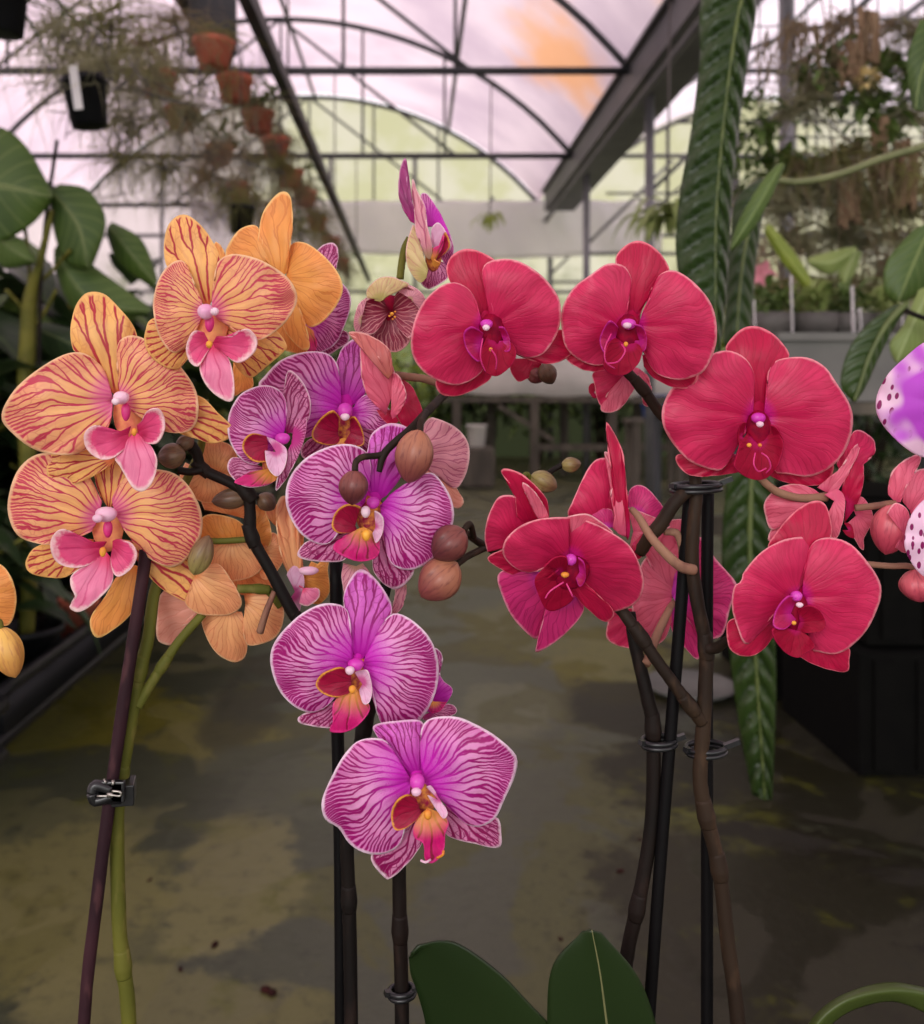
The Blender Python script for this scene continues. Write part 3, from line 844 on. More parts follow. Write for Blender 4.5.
v = thing('climbing_vine', at(920, 148, 1.25), 'thin grey-green vine stem that crosses before the hanging air plants', 'vine')  # climbing vine stem, carried by no hanger
b = MB(); b.tube([at(*p, 1.25) for p in [(960, 130), (924, 146), (880, 159), (840, 174), (800, 182), (772, 180), (755, 184), (742, 200)]], .0052, 8, 5); b.build('stem', B['vine'], v)
strap_leaf('leaf', v, [(960, 20), (925, 62), (915, 110)], [(920, 20), (907, 60), (912, 108)], [(990, 30), (945, 75), (925, 112)], 1.2, B['leaf_big'], None, fold=.4)
v = thing('arching_leaf_plant', at(924, 400, 1.1), 'plant with broad green, pale green and drooping ribbed leaves at the right edge', 'plant')  # arching leaves that reach in from the right
strap_leaf('leaf', v, T(C7, [(960, -40), (880, 140), (820, 290)]), T(C7, [(880, 0), (770, 130), (760, 240), (800, 300)]), T(C7, [(1000, 40), (960, 200), (880, 270), (830, 300)]), 1.15, B['leaf_big'], None, fold=.4)
strap_leaf('leaf', v, T(C7, [(960, 220), (880, 380), (812, 545)]), T(C7, [(900, 250), (840, 390), (782, 470), (806, 545)]), T(C7, [(1000, 300), (950, 430), (880, 500), (818, 548)]), 1.08, B['leaf_pale'], None, fold=.3)
strap_leaf('leaf', v, T(C7, [(850, 305), (770, 390), (700, 520), (660, 640), (636, 705)]), T(C7, [(800, 310), (690, 390), (610, 500), (580, 640), (632, 708)]), T(C7, [(860, 320), (800, 400), (735, 530), (680, 650), (640, 708)]), 1.05, B['quilt'], B['quilt_rib'], .004, .9, 8, .3)
b = MB(); b.tube([at(960, 330, 1.05), at(924, 318, 1.05), at(906, 311, 1.05), at(898, 308, 1.05)], .003, 8); b.build('stem', M['stem_dark'], v)
b = MB(); b.tube([at(958, 330, 1.06), at(958, 100, 1.1), (at(958, 0, 1.1).x, 1.1, 2.2), (at(958, 0, 1.1).x, 1.1, 4.0)], .0025, 6); b.build('hanger', B['wire'], v)

# broad-leaved plant on the left bench
g = thing('broad_leaf_plant', (-.96, 2.28, .262), 'large plant with broad heart-like green leaves and a thick stem at the left edge', 'plant')
for md, lf, rt, Y, m in [
        ([(-70, 185), (0, 186), (52, 197)], [(-60, 270), (-5, 246), (30, 226), (50, 204)], [(-60, 118), (0, 127), (26, 146), (44, 176), (54, 195)], 2.2, 'leaf_big'),
        ([(50, 190), (78, 225), (88, 268)], [(50, 210), (56, 240), (66, 262), (86, 270)], [(60, 184), (88, 190), (106, 222), (92, 268)], 2.25, 'leaf_big'),
        ([(0, 240), (22, 256), (36, 262)], [(-10, 250), (5, 268), (34, 264)], [(-5, 232), (20, 238), (36, 258)], 2.22, 'leaf_mid'),
        ([(54, 250), (90, 300), (150, 312)], [(54, 268), (80, 315), (146, 316)], [(60, 240), (110, 278), (152, 308)], 2.3, 'leaf_mid'),
        ([(108, 226), (132, 255), (156, 285)], [(106, 232), (118, 262), (152, 288)], [(112, 222), (142, 240), (158, 280)], 2.35, 'leaf_big'),
        ([(40, 330), (90, 352), (130, 372)], [(36, 340), (70, 372), (126, 376)], [(44, 322), (100, 338), (132, 366)], 2.36, 'leaf_dark')]:
    strap_leaf('leaf', g, T((0, 0, 1), md), lf, rt, Y, B[m], B['quilt_rib'], .0016, fold=.5)
pot_mb(.085, .15).build('pot', B['black'], None).parent = g
b = MB(); b.tube([(-.96, 2.28, .38), (-.95, 2.28, .62), at(26, 400, 2.28), at(28, 340, 2.28), at(30, 300, 2.28), at(40, 262, 2.26), at(52, 210, 2.25)], [.02, .02, .021, .021, .018, .010, .006], 10); b.build('stem', M['stem_green'], g)
b = MB()
for p0, p1 in (((30, 300), (20, 200)), ((30, 290), (70, 250)), ((28, 320), (6, 290)), ((30, 330), (56, 290))):
    b.tube([at(*p0, 2.28), at((p0[0] + p1[0]) / 2 + 3, (p0[1] + p1[1]) / 2, 2.28), at(*p1, 2.25)], .005, 6, 4)
b.build('leaf_stalk', M['stem_green'], g)
b = MB(); b.tube([at(57, 140, 2.24), at(40, 300, 2.27), (-.93, 2.3, .39)], .005, 8); tag(b.build('support_cane', M['stem_dark']), 'thin dark cane beside the broad-leaved plant', 'cane')

# ------------------------------------------------------------------ left bench: deep black tray with dark plants
g = thing('tray_bench', (-1.6, 3.6, 0), 'black plastic bench tray with a raised rim on the left of the aisle', 'bench')
b = MB(); b.box((-1.46, 3.85, .245), (1.18, 3.8, .03)); b.build('tray_floor', B['black'], g, smooth=False, bevel=.01)
b = MB()
x0, x1, y0, y1 = -2.05, -.88, 1.96, 5.75
for a_, c_ in (((x1, y0), (x1, y1)), ((x0, y0), (x1, y0)), ((x0, y1), (x1, y1)), ((x0, y0), (x0, y1))):
    b.bar((*a_, .30), (*c_, .30), .02, .10)
b.tube([(x0, y0, .352), (x1 - .05, y0, .352), (x1, y0 + .05, .352), (x1, y1, .352)], .016, 10, 4)
b.tube([(x0, y0, .25), (x1 - .05, y0, .25), (x1, y0 + .05, .25), (x1, y1, .25)], .014, 10, 4)
b.build('rim', B['black'], g)
for x, y in ((-1.2, 2.4), (-1.2, 3.8), (-1.2, 5.5), (-1.9, 2.4), (-1.9, 5.5)):
    b = MB(); b.tube([(x, y, 0), (x, y, .24)], .03, 8); b.build('leg', B['black'], g)
kinds = [('leaf_dark', 'dark green'), ('leaf_mid', 'mid green'), ('leaf_dark', 'dark green')]
bp = []
for s, m in ((31, 'leaf_dark'), (32, 'leaf_mid'), (33, 'airbrown')):
    random.seed(s); root = empty('potted_plant', (0, 0, 0))
    pot_mb(.075, .11).build('pot', B['black'], root)
    b = MB()
    if m == 'airbrown': wisp(b, (0, 0, .2), 80, .3, .012, 1, -.2, .9)
    else: leafy(b, (0, 0, .24), 70, .17, .07, .15, .3, .8)
    b.build('foliage', B[m], root)
    b = MB()
    for k in range(7): b.tube([(0, 0, .09), (random.gauss(0, .04), random.gauss(0, .04), .2), (random.gauss(0, .1), random.gauss(0, .1), .32)], .004, 6, 3)
    b.build('stem', M['stem_green'], root); bp.append(root)
us = set()
for i, (x, y, q, s) in enumerate([(-1.05, 2.12, 0, 1.3), (-1.36, 2.5, 0, 2.4), (-1.12, 2.95, 0, 1.6), (-1.6, 2.9, 0, 3.0), (-1.15, 3.4, 0, 1.9), (-1.45, 3.6, 2, 1.9), (-1.1, 3.95, 0, 1.8), (-1.8, 3.8, 1, 3.4), (-1.3, 4.4, 2, 2.0), (-1.15, 5.0, 1, 2.4), (-1.7, 4.7, 0, 3.4), (-1.5, 2.15, 0, 1.7), (-1.85, 2.4, 0, 3.0)]):
    o = bp[q] if q not in us else copy_tree(bp[q]); us.add(q)
    o.location = (x, y, .262); o.scale = (s,) * 3; o.rotation_euler.z = random.uniform(0, 6)
    tag(o, '%s potted plant in the black tray, %s from its near end' % (('dark leafy', 'green leafy', 'brown bladed')[q], ['first', 'fifth', 'sixth', 'seventh', 'eighth', 'ninth', 'tenth', 'eleventh', 'twelfth', 'thirteenth', 'fourteenth', 'second', 'fourth'][i]), 'potted plant', 'plants in the black tray')
random.seed(5)
o = thing('flower_pot', (-.955, 2.62, .262), 'dark terracotta pot standing alone at the edge of the black tray', 'pot')
pt_ = pot_mb(.055, .14).build('pot', B['terra'], None); pt_.parent = o
b = MB(); leafy(b, (-.955, 2.62, .45), 14, .1, .04, .05); b.build('foliage', B['leaf_dark'], o)

# ------------------------------------------------------------------ right bench: trough, pots, added shade crates below
g = thing('slatted_bench', (1.6, 3.2, 0), 'grey wooden bench on the right that carries the grey trough', 'bench')
b = MB()
for k in range(9): b.box((1.62, 2.42 + k * .2, .945), (1.30, .15, .03))
b.build('bench_top', B['wood'], g, smooth=False)
for x, y in ((1.05, 2.95), (1.05, 4.0), (2.2, 2.45), (2.2, 4.0)):
    b = MB(); b.tube([(x, y, 0), (x, y, .93)], .017, 8); b.build('leg', B['galv_dark'], g)
b = MB(); b.box((1.62, 4.0, .4), (1.2, .03, .08)); b.build('stretcher', B['wood'], g, smooth=False)
g = thing('planting_trough', (1.45, 2.5, .965), 'long grey rectangular trough full of small pots on the right bench', 'trough')
b = MB(); b.box((1.48, 2.40, 1.045), (1.08, .02, .165)); b.box((1.48, 2.78, 1.045), (1.08, .02, .165)); b.box((.95, 2.59, 1.045), (.02, .4, .165)); b.box((2.01, 2.59, 1.045), (.02, .4, .165)); b.box((1.48, 2.59, .985), (1.06, .38, .036))
b.build('trough_wall', B['bench'], g, smooth=False)
b = MB(); b.bar((.935, 2.39, 1.13), (2.02, 2.39, 1.13), .03, .02); b.build('trough_lip', B['bench'], g, smooth=False)
sp = []
for s, m in ((41, 'leaf_mid'), (42, 'leaf_pale')):
    random.seed(s); root = empty('seedling_pot', (0, 0, 0))
    b = MB(); b.lathe((0, 0, 0), [(.02, 0), (.042, .002), (.056, .15), (.06, .152), (.06, .195), (.054, .195), (.052, .17), (.003, .168)], 4 if m == 'x' else 24); b.build('pot', B['greypot'], root)
    b = MB(); leafy(b, (0, 0, .225), 36, .075, .022, .045, .6, .6); b.build('foliage', B[m], root)
    sp.append(root)
us = set()
for i, (px, Y) in enumerate([(770, 2.5), (815, 2.5), (850, 2.52), (893, 2.5), (935, 2.5), (790, 2.68), (833, 2.68), (876, 2.68)]):
    q = i % 2; o = sp[q] if q not in us else copy_tree(sp[q]); us.add(q)
    p = at(px, 300, Y); o.location = (p.x, p.y, 1.005); o.rotation_euler.z = i
    tag(o, 'grey seedling pot in the trough, %s' % ['first at the trough\'s left end in front', 'second along the front row', 'third along the front row', 'fourth along the front row', 'last of the front row, at the picture edge', 'first of the back row', 'middle of the back row', 'last of the back row'][i], 'seedling pot', 'seedling pots in the grey trough')
for i, (px, y0, y1, Y, w) in enumerate([(756, 300, 340, 2.44, .008), (793, 275, 336, 2.43, .010), (854, 286, 340, 2.42, .014), (861, 308, 334, 2.46, .02), (903, 290, 330, 2.44, .006)]):
    b = MB(); a0, a1 = at(px, y1 + 14, Y), at(px - 2, y0, Y); b.bar(a0, a1, w, .0015)
    tag(b.build('plant_label', B['label'], smooth=False), 'white plastic plant label stuck in the trough, %s' % ['thin one at the left end', 'tall one between the first two pots', 'widest and tallest one by the third pot', 'short one behind the tall label', 'thin one near the picture edge'][i], 'plant label', 'plant labels in the trough')
# taller seedlings that rise from the trough
def sprout(name, label, pts, Y, leaves, m, ms='leaf_mid', bloom=None):
    g = thing(name, at(pts[0][0], 391, Y), label, 'plant')
    b = MB(); b.tube([at(pts[0][0], 391, Y)] + [at(*p, Y) for p in pts], .0035, 8, 4); b.build('stem', B[ms], g)
    for md, lf, rt in leaves: strap_leaf('leaf', g, md, lf, rt, Y - .01, B[m], fold=.3)
    if bloom:
        b = MB()
        c = at(bloom[0], bloom[1], Y)
        for k in range(5):
            a = 2 * PI * k / 5; b.leaf(c, (math.cos(a), -.4, math.sin(a)), bloom[2], bloom[2] * .7, .1, .2, up=(0, -1, 0))
        b.build('blossom', B[bloom[3]], g)


sprout('seedling', 'slanting green shoot with a long narrow leaf over the trough', [(838, 316), (815, 290), (790, 262), (768, 232)], 2.56, [([(766, 226), (788, 258), (812, 290)], [(764, 232), (782, 262), (808, 292)], [(770, 224), (796, 254), (816, 288)])], 'leaf_yellow')
sprout('seedling', 'young plant with pale spreading leaves over the middle of the trough', [(845, 320), (848, 290), (852, 262), (856, 246)], 2.58, [([(856, 250), (832, 262), (808, 262)], [(856, 246), (836, 250), (808, 258)], [(854, 256), (832, 274), (810, 266)]), ([(856, 250), (848, 270), (844, 286)], [(850, 252), (838, 272), (842, 284)], [(862, 252), (856, 272), (846, 286)])], 'leaf_pale')
sprout('pink_flowered_plant', 'small plant with one soft pink bloom behind the quilted leaf', [(764, 330), (763, 300), (762, 275)], 2.66, [([(764, 318), (776, 300), (786, 292)], [(762, 312), (772, 296), (785, 289)], [(768, 322), (780, 306), (788, 295)]), ([(764, 318), (752, 300), (748, 290)], [(766, 312), (756, 296), (749, 287)], [(760, 322), (748, 306), (746, 293)])], 'leaf_mid', bloom=(761, 274, .045, 'pinkbloom'))
for i, (x, y, z) in enumerate([(1.42, 2.62, .16), (2.0, 2.62, .16), (1.45, 2.64, .49), (2.02, 2.64, .49), (1.42, 3.2, .16), (1.45, 3.22, .49)]):  # added crates: black fill where only shade lies under the bench
    b = MB(); b.box((x, y, z), (.56, .5, .315))
    for k in range(5): b.box((x - .22 + k * .11, y - .255, z), (.05, .012, .28))
    tag(b.build('shade_crate', B['shade_black'], smooth=False), 'black slatted crate added for the shade under the right bench, %s' % ['bottom, nearest the aisle', 'bottom, at the picture edge', 'top, nearest the aisle', 'top, at the picture edge', 'bottom, behind the aisle stack', 'top, behind the aisle stack'][i], 'crate', 'crates added for the shade under the right bench')

# ------------------------------------------------------------------ wire panel of air plants, right
g = thing('wire_panel', at(830, 200, 3.3), 'tall galvanised wire panel on posts hung with air plants behind the right bench', 'wire panel')
for x in (1.16, 2.1):
    b = MB(); b.tube([(x, 3.35, 0), (x, 3.35, 2.75)], .016, 8); b.build('post', B['galv'], g)
b = MB()
for k in range(12): b.tube([(1.16 + k * .0855, 3.34, 1.1), (1.16 + k * .0855, 3.34, 2.7)], .003, 5)
for k in range(9): b.tube([(1.16, 3.33, 1.1 + k * .2), (2.1, 3.33, 1.1 + k * .2)], .003, 5)
b.build('wire_mesh', B['galv'], g)
cl = []
for s, m in ((51, 'airplant'), (52, 'airbrown'), (53, 'airolive'), (54, 'leaf_mid')):
    random.seed(s); b = MB()
    if s == 51: wisp(b, (0, 0, 0), 80, .14, .006, 1.0, 0, .7); 
    elif s == 52: beard(b, (0, 0, 0), 62, .2, .0042, .055); wisp(b, (0, 0, .02), 30, .1, .005)
    elif s == 53: wisp(b, (0, 0, 0), 70, .15, .008, 1.0, .2, 1.0); beard(b, (0, 0, 0), 50, .16, .005, .04)
    else: leafy(b, (0, 0, 0), 46, .07, .022, .08, .2, .8)
    cl.append(b.build('air_plant', B[m])); 
random.seed(77)
names4 = ['spiky grey-green air plant', 'bearded brown air plant', 'drooping olive air plant', 'small-leaved green creeper']
us = set(); nn = 0
rows = ['at the top of', 'high on', 'at mid height on', 'low on', 'at the foot of']
for r_ in range(7):
    for c_ in range(7):
        px = 752 + c_ * 27 + random.uniform(-9, 9); py = 36 + r_ * 41 + random.uniform(-12, 12)
        if r_ < 2 and c_ < 2: continue
        if r_ < 3 and random.random() < .25: continue
        q = random.choice([0, 1, 2, 3] if r_ < 3 else [0, 0, 1, 2])
        if r_ < 4 and c_ < 2: q = 3
        o = cl[q] if q not in us else copy_tree(cl[q]); us.add(q)
        o.location = at(px, py, 3.24 - random.uniform(0, .12)); s = random.uniform(1.1, 1.7); o.scale = (s,) * 3; o.rotation_euler.z = random.uniform(0, 6)
        tag(o, '%s %s the wire panel%s' % (names4[q], rows[min(4, r_ * 5 // 7)], [', beside the quilted leaf', ' near the quilted leaf', ' left of its middle', ' at its middle', ' right of its middle', ' near the picture edge', ' at the picture edge'][c_]), 'air plant', 'air plants hung on the wire panel')
for i, (px, py, w, h, rz) in enumerate([(868, 42, .055, .17, .12), (852, 66, .06, .12, -.1), (880, 150, .05, .2, .05), (850, 200, .06, .16, -.05), (905, 170, .05, .22, .1)]):
    b = MB(); p = at(px, py, 3.1)
    for k in range(5):
        q = p + Vector(((k - 2) * w / 4, random.uniform(-.008, .008), random.uniform(-.03, .03)))
        b.tube([q + Vector((0, 0, -h / 2)), q + Vector((random.gauss(0, .004), random.gauss(0, .004), 0)), q + Vector((.01 * rz, 0, h / 2))], w / 5.5, 7, 4, bumps=.3)
    tag(b.build('cork_slab', B['cork']), 'brown cork slab %s' % ['standing tallest at the top of the wire panel', 'lower and left of the tallest cork slab', 'hung under the cream blossom', 'low and left among brown air plants', 'hung near the right picture edge'][i], 'cork slab', 'cork slabs on the wire panel')
b = MB(); c = at(867, 80, 3.05)
for k in range(26):
    d = Vector((random.gauss(0, 1), random.gauss(0, .6) - .4, random.gauss(0, 1))).normalized()
    b.leaf(c + d * .015, d, .035, .02, .2, .3, n=4)
tag(b.build('cream_blossom_head', B['cream']), 'round cream blossom head below the top cork slabs', 'flower')

# ------------------------------------------------------------------ far end: bench with sheet, posts, bushes, bucket
g = thing('sheeted_bench', (1.9, 10.4, 0), 'far bench across the end of the aisle with an off-white sheet hung over it', 'bench')
b = MB(); nx = 40
vs, fs = [], []
for i in range(nx + 1):
    x = .25 + 2.9 * i / nx; w = .02 * math.sin(i * .9)
    z0, z1 = 1.40 - .03 * i / nx, .93 - .06 * i / nx + .01 * math.sin(i * .6)
    vs += [(x, 10.5 + w, z0), (x, 10.28 + w, (z0 + z1) / 2), (x, 10.1 + w * .5, z1)]
for i in range(nx): fs += [(3 * i, 3 * i + 3, 3 * i + 4, 3 * i + 1), (3 * i + 1, 3 * i + 4, 3 * i + 5, 3 * i + 2)]
b.add(vs, fs); b.build('sheet', B['sheet'], g, solid=.006)
b = MB(); b.box((1.7, 10.4, .86), (2.9, .9, .05)); b.build('bench_top', B['wood'], g, smooth=False)
for k in range(7):
    b = MB(); b.box((.45 + k * .42, 10.0 + (k % 2) * .6, .42), (.09, .09, .84)); b.build('leg', B['wood'], g, smooth=False)
b = MB(); b.bar((.9, 9.98, .8), (1.5, 9.98, .42), .07, .05); b.build('brace', B['wood'], g, smooth=False)
b = MB(); b.bar((1.3, 9.97, .35), (3.0, 9.97, .35), .05, .07); b.build('stretcher', B['wood'], g, smooth=False)
b = MB(); b.lathe((0, 0, 0), [(.09, 0), (.1, .01), (.125, .27), (.135, .275), (.135, .29), (.12, .29), (.1, .02)], 24)
bk = b.build('white_bucket', B['white']); bk.location = (.62, 9.3, .4); bk.scale = (.8, .8, .75); bk.rotation_euler.z = .4; tag(bk, 'white plastic bucket on a low block at the far end of the aisle', 'bucket')
tag(boxobj('support_block', (.62, 9.3, .2), (.34, .34, .398), B['wood']), 'low grey block under the white bucket', 'block')
b = MB(); b.lathe((0, 0, 0), [(.09, 0), (.1, .01), (.13, .2), (.14, .205), (.14, .22), (.12, .22), (.1, .02)], 24)
bk = b.build('blue_tub', B['blue']); bk.location = (2.2, 8.5, .71); tag(bk, 'small blue tub on a stand behind the red flower stems', 'tub')
g = thing('tub_stand', (2.2, 8.5, 0), 'grey wooden stand under the blue tub', 'stand')
b = MB(); b.box((2.2, 8.5, .69), (.5, .4, .04)); b.build('stand_top', B['wood'], g, smooth=False)
for x in (-.2, .2):
    for y in (-.15, .15):
        b = MB(); b.box((2.2 + x, 8.5 + y, .335), (.06, .06, .67)); b.build('leg', B['wood'], g, smooth=False)
bs = []
for s, m in ((61, 'leaf_yellow'), (62, 'leaf_mid'), (63, 'leaf_dark')):
    random.seed(s); root = empty('leafy_bush', (0, 0, 0))
    b = MB(); leafy(b, (0, 0, .75), 260, .2, .075, .5, .2, .7, 4); b.build('foliage', B[m], root)
    b = MB()
    for k in range(8): b.tube([(0, 0, 0), (random.gauss(0, .07), random.gauss(0, .07), .4), (random.gauss(0, .25), random.gauss(0, .25), .9)], .012, 6, 3)
    b.build('stem', M['stem_brown'], root); bs.append(root)
us = set()
bl = [(-1.9, 11.6, 0, 1.5, 0), (-.9, 12.2, 1, 1.6, 0), (-.25, 11.9, 0, 1.2, 0), (.35, 12.3, 1, 1.1, 0), (.95, 12.2, 2, 1.5, 0), (1.6, 11.9, 1, 1.4, 0), (2.4, 12.0, 2, 1.6, 0), (3.3, 11.6, 1, 1.7, 0), (4.3, 10.8, 0, 1.8, 0), (-3.0, 11.0, 2, 1.8, 0), (-3.6, 9.4, 1, 1.6, 0), (3.6, 8.6, 2, 1.5, 0),
      (-2.6, 8.2, 2, 1.5, 0), (-3.0, 6.4, 1, 1.4, 0), (4.6, 7.2, 1, 1.6, 0), (2.9, 6.0, 2, 1.2, 0), (-1.3, 8.6, 1, 1.1, 0), (-1.2, 10.2, 0, 1.2, 0), (-2.35, 4.7, 2, 1.35, 0), (-2.3, 6.0, 1, 1.2, 0)]
bw = ['left of the aisle end', 'close to the end wall, left of the aisle', 'at the end of the aisle', 'behind the white bucket', 'behind the near end of the sheeted bench', 'behind the middle of the sheeted bench', 'behind the far end of the sheeted bench', 'right of the sheeted bench', 'under the next roof on the right', 'in the left back corner',
      'along the left side wall', 'beyond the blue tub', 'behind the black tray', 'beside the left wall behind the tray plants', 'far right under the next roof', 'behind the air plant panel', 'beside the aisle under the rail', 'beside the aisle under the far rail end', 'behind the broad-leaved plant and the black tray', 'behind the tray plants, below the terracotta pots']
for i, (x, y, q, s, z) in enumerate(bl):
    o = bs[q] if q not in us else copy_tree(bs[q]); us.add(q)
    o.location = (x, y, z); o.scale = (s * .85, s * .85, s); o.rotation_euler.z = i * 1.3
    tag(o, '%s leafy bush %s' % (('yellow-green', 'mid green', 'dark green')[q], bw[i]), 'bush', 'bushes at the far end')
random.seed(3)
# hanging greens by the right gutter post, and a sprig before the tarp
for i, (px, py, Y, m, s) in enumerate([(668, 215, 5.2, 'leaf_pale', 1.0), (490, 218, 8.0, 'leaf_yellow', .7)]):
    g = thing('hanging_fern', at(px, py, Y), ['bushy pale green hanging plant left of the quilted leaf, before the gutter post', 'small yellow-green sprig hanging before the white tarp'][i], 'hanging plant')
    b = MB(); c = at(px, py, Y)
    for k in range(60 if i == 0 else 16):
        a = random.uniform(0, 2 * PI); b.leaf(c + Vector((random.gauss(0, .04), random.gauss(0, .04), random.gauss(0, .04))) * s, (math.cos(a), math.sin(a), .5), .34 * s * random.uniform(.6, 1), .05 * s, 1.4, .2, n=7)
    b.build('foliage', B[m], g)
    b = MB(); b.tube([c, c + Vector((.01, 0, 1.2))], .006, 6); b.build('hanger', B['wire'], g)
# thin twig stems at the tarp sprig, drips and crumbs on the floor
for i, (px, py, r) in enumerate([(271, 992, .011), (215, 945, .006), (150, 880, .004), (180, 970, .004), (620, 872, .006), (640, 840, .004), (560, 940, .004)]):
    Y = F * HC / (py - CY); b = MB(); p = at(px, py, Y)
    for k in range(4):
        q = (p.x + random.gauss(0, r * .5), p.y + random.gauss(0, r * .5), 0)
        b.lathe(q, [(r * .5, 0), (r * .8, r * .25), (r * .5, r * .6), (.0005, r * .7)], 8)
    tag(b.build('bark_crumb', B['crumb']), ['largest dark red crumb of bark on the concrete', 'second dark crumb on the pale patch of concrete', 'tiny dark crumb left of the green stem', 'tiny dark crumb below the pale patch', 'dark crumb on the floor left of the red stems', 'tiny crumb behind the red stems', 'tiny crumb behind the orchid leaf'][i], 'crumb', 'crumbs on the floor')
b = MB(); b.lathe((0, 0, 0), [(.1, 0), (.13, .012), (.15, .03), (.145, .03), (.12, .014), (.01, .008)], 32)
o = b.build('plant_saucer', B['bench']); p = at(690, 692, F / (692 - CY)); o.location = (p.x, p.y, 0); tag(o, 'pale round saucer lying on the floor behind the red stems', 'saucer')
# ------------------------------------------------------------------ orchids
A1 = (0, 170, 4.017); A2 = (130, 170, 3.85); A3 = (0, 420, 3.939); A4 = (150, 400, 3.658); A5 = (210, 320, 3.554)
A6 = (250, 560, 3.1036); A7 = (330, 150, 3.794); A8 = (400, 230, 2.8875); B1 = (640, 310, 3.2535); B2 = (470, 420, 3.422)
B4 = (560, 560, 2.206); B5 = (0, 560, 2.2067); B6 = (250, 820, 1.966); B7 = (820, 300, 3.01)
E1 = (330, 260, 6.4); E2 = (380, 150, 7.311); E5 = (380, 720, 6.024); E6 = (450, 280, 8.533); E4 = (600, 480, 5.12)
E8 = (630, 460, 3.2); E3 = (290, 460, 5.133)
C4b = (0, 120, 2.694)

# how each kind of piece stands off the flower's plane: lift (m), slope, bow along, cup across, rim ripple
SHAPE = {
    'dorsal_sepal': (0.000, -.16, .12, -.60, .014), 'lateral_sepal': (-.001, -.12, .10, -.50, .014), 'sepal': (0, -.1, .06, -.3, .01),
    'petal': (.0045, -.02, .13, -.26, .026), 'lip': (.010, .28, .10, -.35, .01), 'lip_side_lobe': (.011, .30, .06, .55, .004),
}


def petal(parent, name, c, base, pts, m, Y, ctr, tilt, mode=None, lift=None, slope=None, bow=None, cup=None, rip=None, nu=56, nv=16, thick=.0007):
    l, s_, b_, c_, r_ = SHAPE[mode or name]
    l = l if lift is None else lift; s_ = s_ if slope is None else slope; b_ = b_ if bow is None else bow
    c_ = c_ if cup is None else cup; r_ = r_ if rip is None else rip
    mpp = Y / F
    B0 = Vector(T(c, [base])[0])
    out = crs(T(c, pts), nu)
    cen = sum(out, Vector((0, 0))) / len(out)
    ax = (cen - B0).normalized(); ay = Vector((ax.y, -ax.x))
    L = max((p - B0).length for p in out)
    ph = random.uniform(0, 6); k1 = random.choice((5, 6, 7)); seed = random.uniform(0, 50)
    mb = MB(); vs, uvs, ed, fs = [], [], [], []

    def pt(p, v, u):
        a = (p - B0).dot(ax) / L; q = (p - B0).dot(ay) / L
        off = l + L * mpp * (s_ * a + b_ * 4 * a * (1 - a) + c_ * q * q - .02 * math.exp(-(q / .05) ** 2) * (1 - a) + r_ * v ** 4 * math.sin(k1 * u * 2 * PI + ph)
                             + .07 * v * noise.noise((q * 2.2 + seed, a * 2.2, 0)) + .02 * v * noise.noise((q * 6 + seed, a * 5, 3)))
        off -= (tilt[0] * (p.x - ctr[0]) + tilt[1] * (p.y - ctr[1])) * mpp
        vs.append(at(p.x, p.y, Y - off)); uvs.append((q, a)); ed.append(v)
    pt(B0, 0, 0)
    for j in range(1, nv + 1):
        v = (j / nv)
        v = 1 - (1 - v) ** 1.25
        for i in range(nu + 1): pt(B0.lerp(out[i], v), v, i / nu)
    W = nu + 1
    for i in range(nu): fs.append((0, 1 + i, 2 + i))
    for j in range(nv - 1):
        for i in range(nu): fs.append((1 + j * W + i, 1 + (j + 1) * W + i, 2 + (j + 1) * W + i, 2 + j * W + i))
    # face the viewer's side
    sa = sum((out[i].x - B0.x) * (out[i + 1].y - B0.y) - (out[i + 1].x - B0.x) * (out[i].y - B0.y) for i in range(nu))
    if sa > 0: fs = [tuple(reversed(q)) for q in fs]
    mb.add(vs, fs, uvs, ed)
    return mb.build(name, m, parent, solid=thick)


def blob(parent, name, px, py, rx, ry, Y, m, lift=0, depth=None, rot=0.0, seg=16):
    """small rounded body (column, anther cap, callus) in pixels of radius"""
    mpp = Y / F
    c = at(px, py, Y - lift); d = depth or min(rx, ry) * mpp
    mb = MB(); vs, fs = [], []
    for j in range(seg // 2 + 1):
        t = PI * j / (seg // 2)
        for i in range(seg):
            a = 2 * PI * i / seg
            x, z, y = rx * mpp * math.sin(t) * math.cos(a), ry * mpp * math.cos(t), d * math.sin(t) * math.sin(a)
            x *= 1 + .12 * math.cos(t)
            vs.append(c + Vector((x * math.cos(rot) - z * math.sin(rot), y, x * math.sin(rot) + z * math.cos(rot))))
    for j in range(seg // 2):
        for i in range(seg):
            fs.append((j * seg + i, j * seg + (i + 1) % seg, (j + 1) * seg + (i + 1) % seg, (j + 1) * seg + i))
    mb.add(vs, fs)
    return mb.build(name, m, parent)


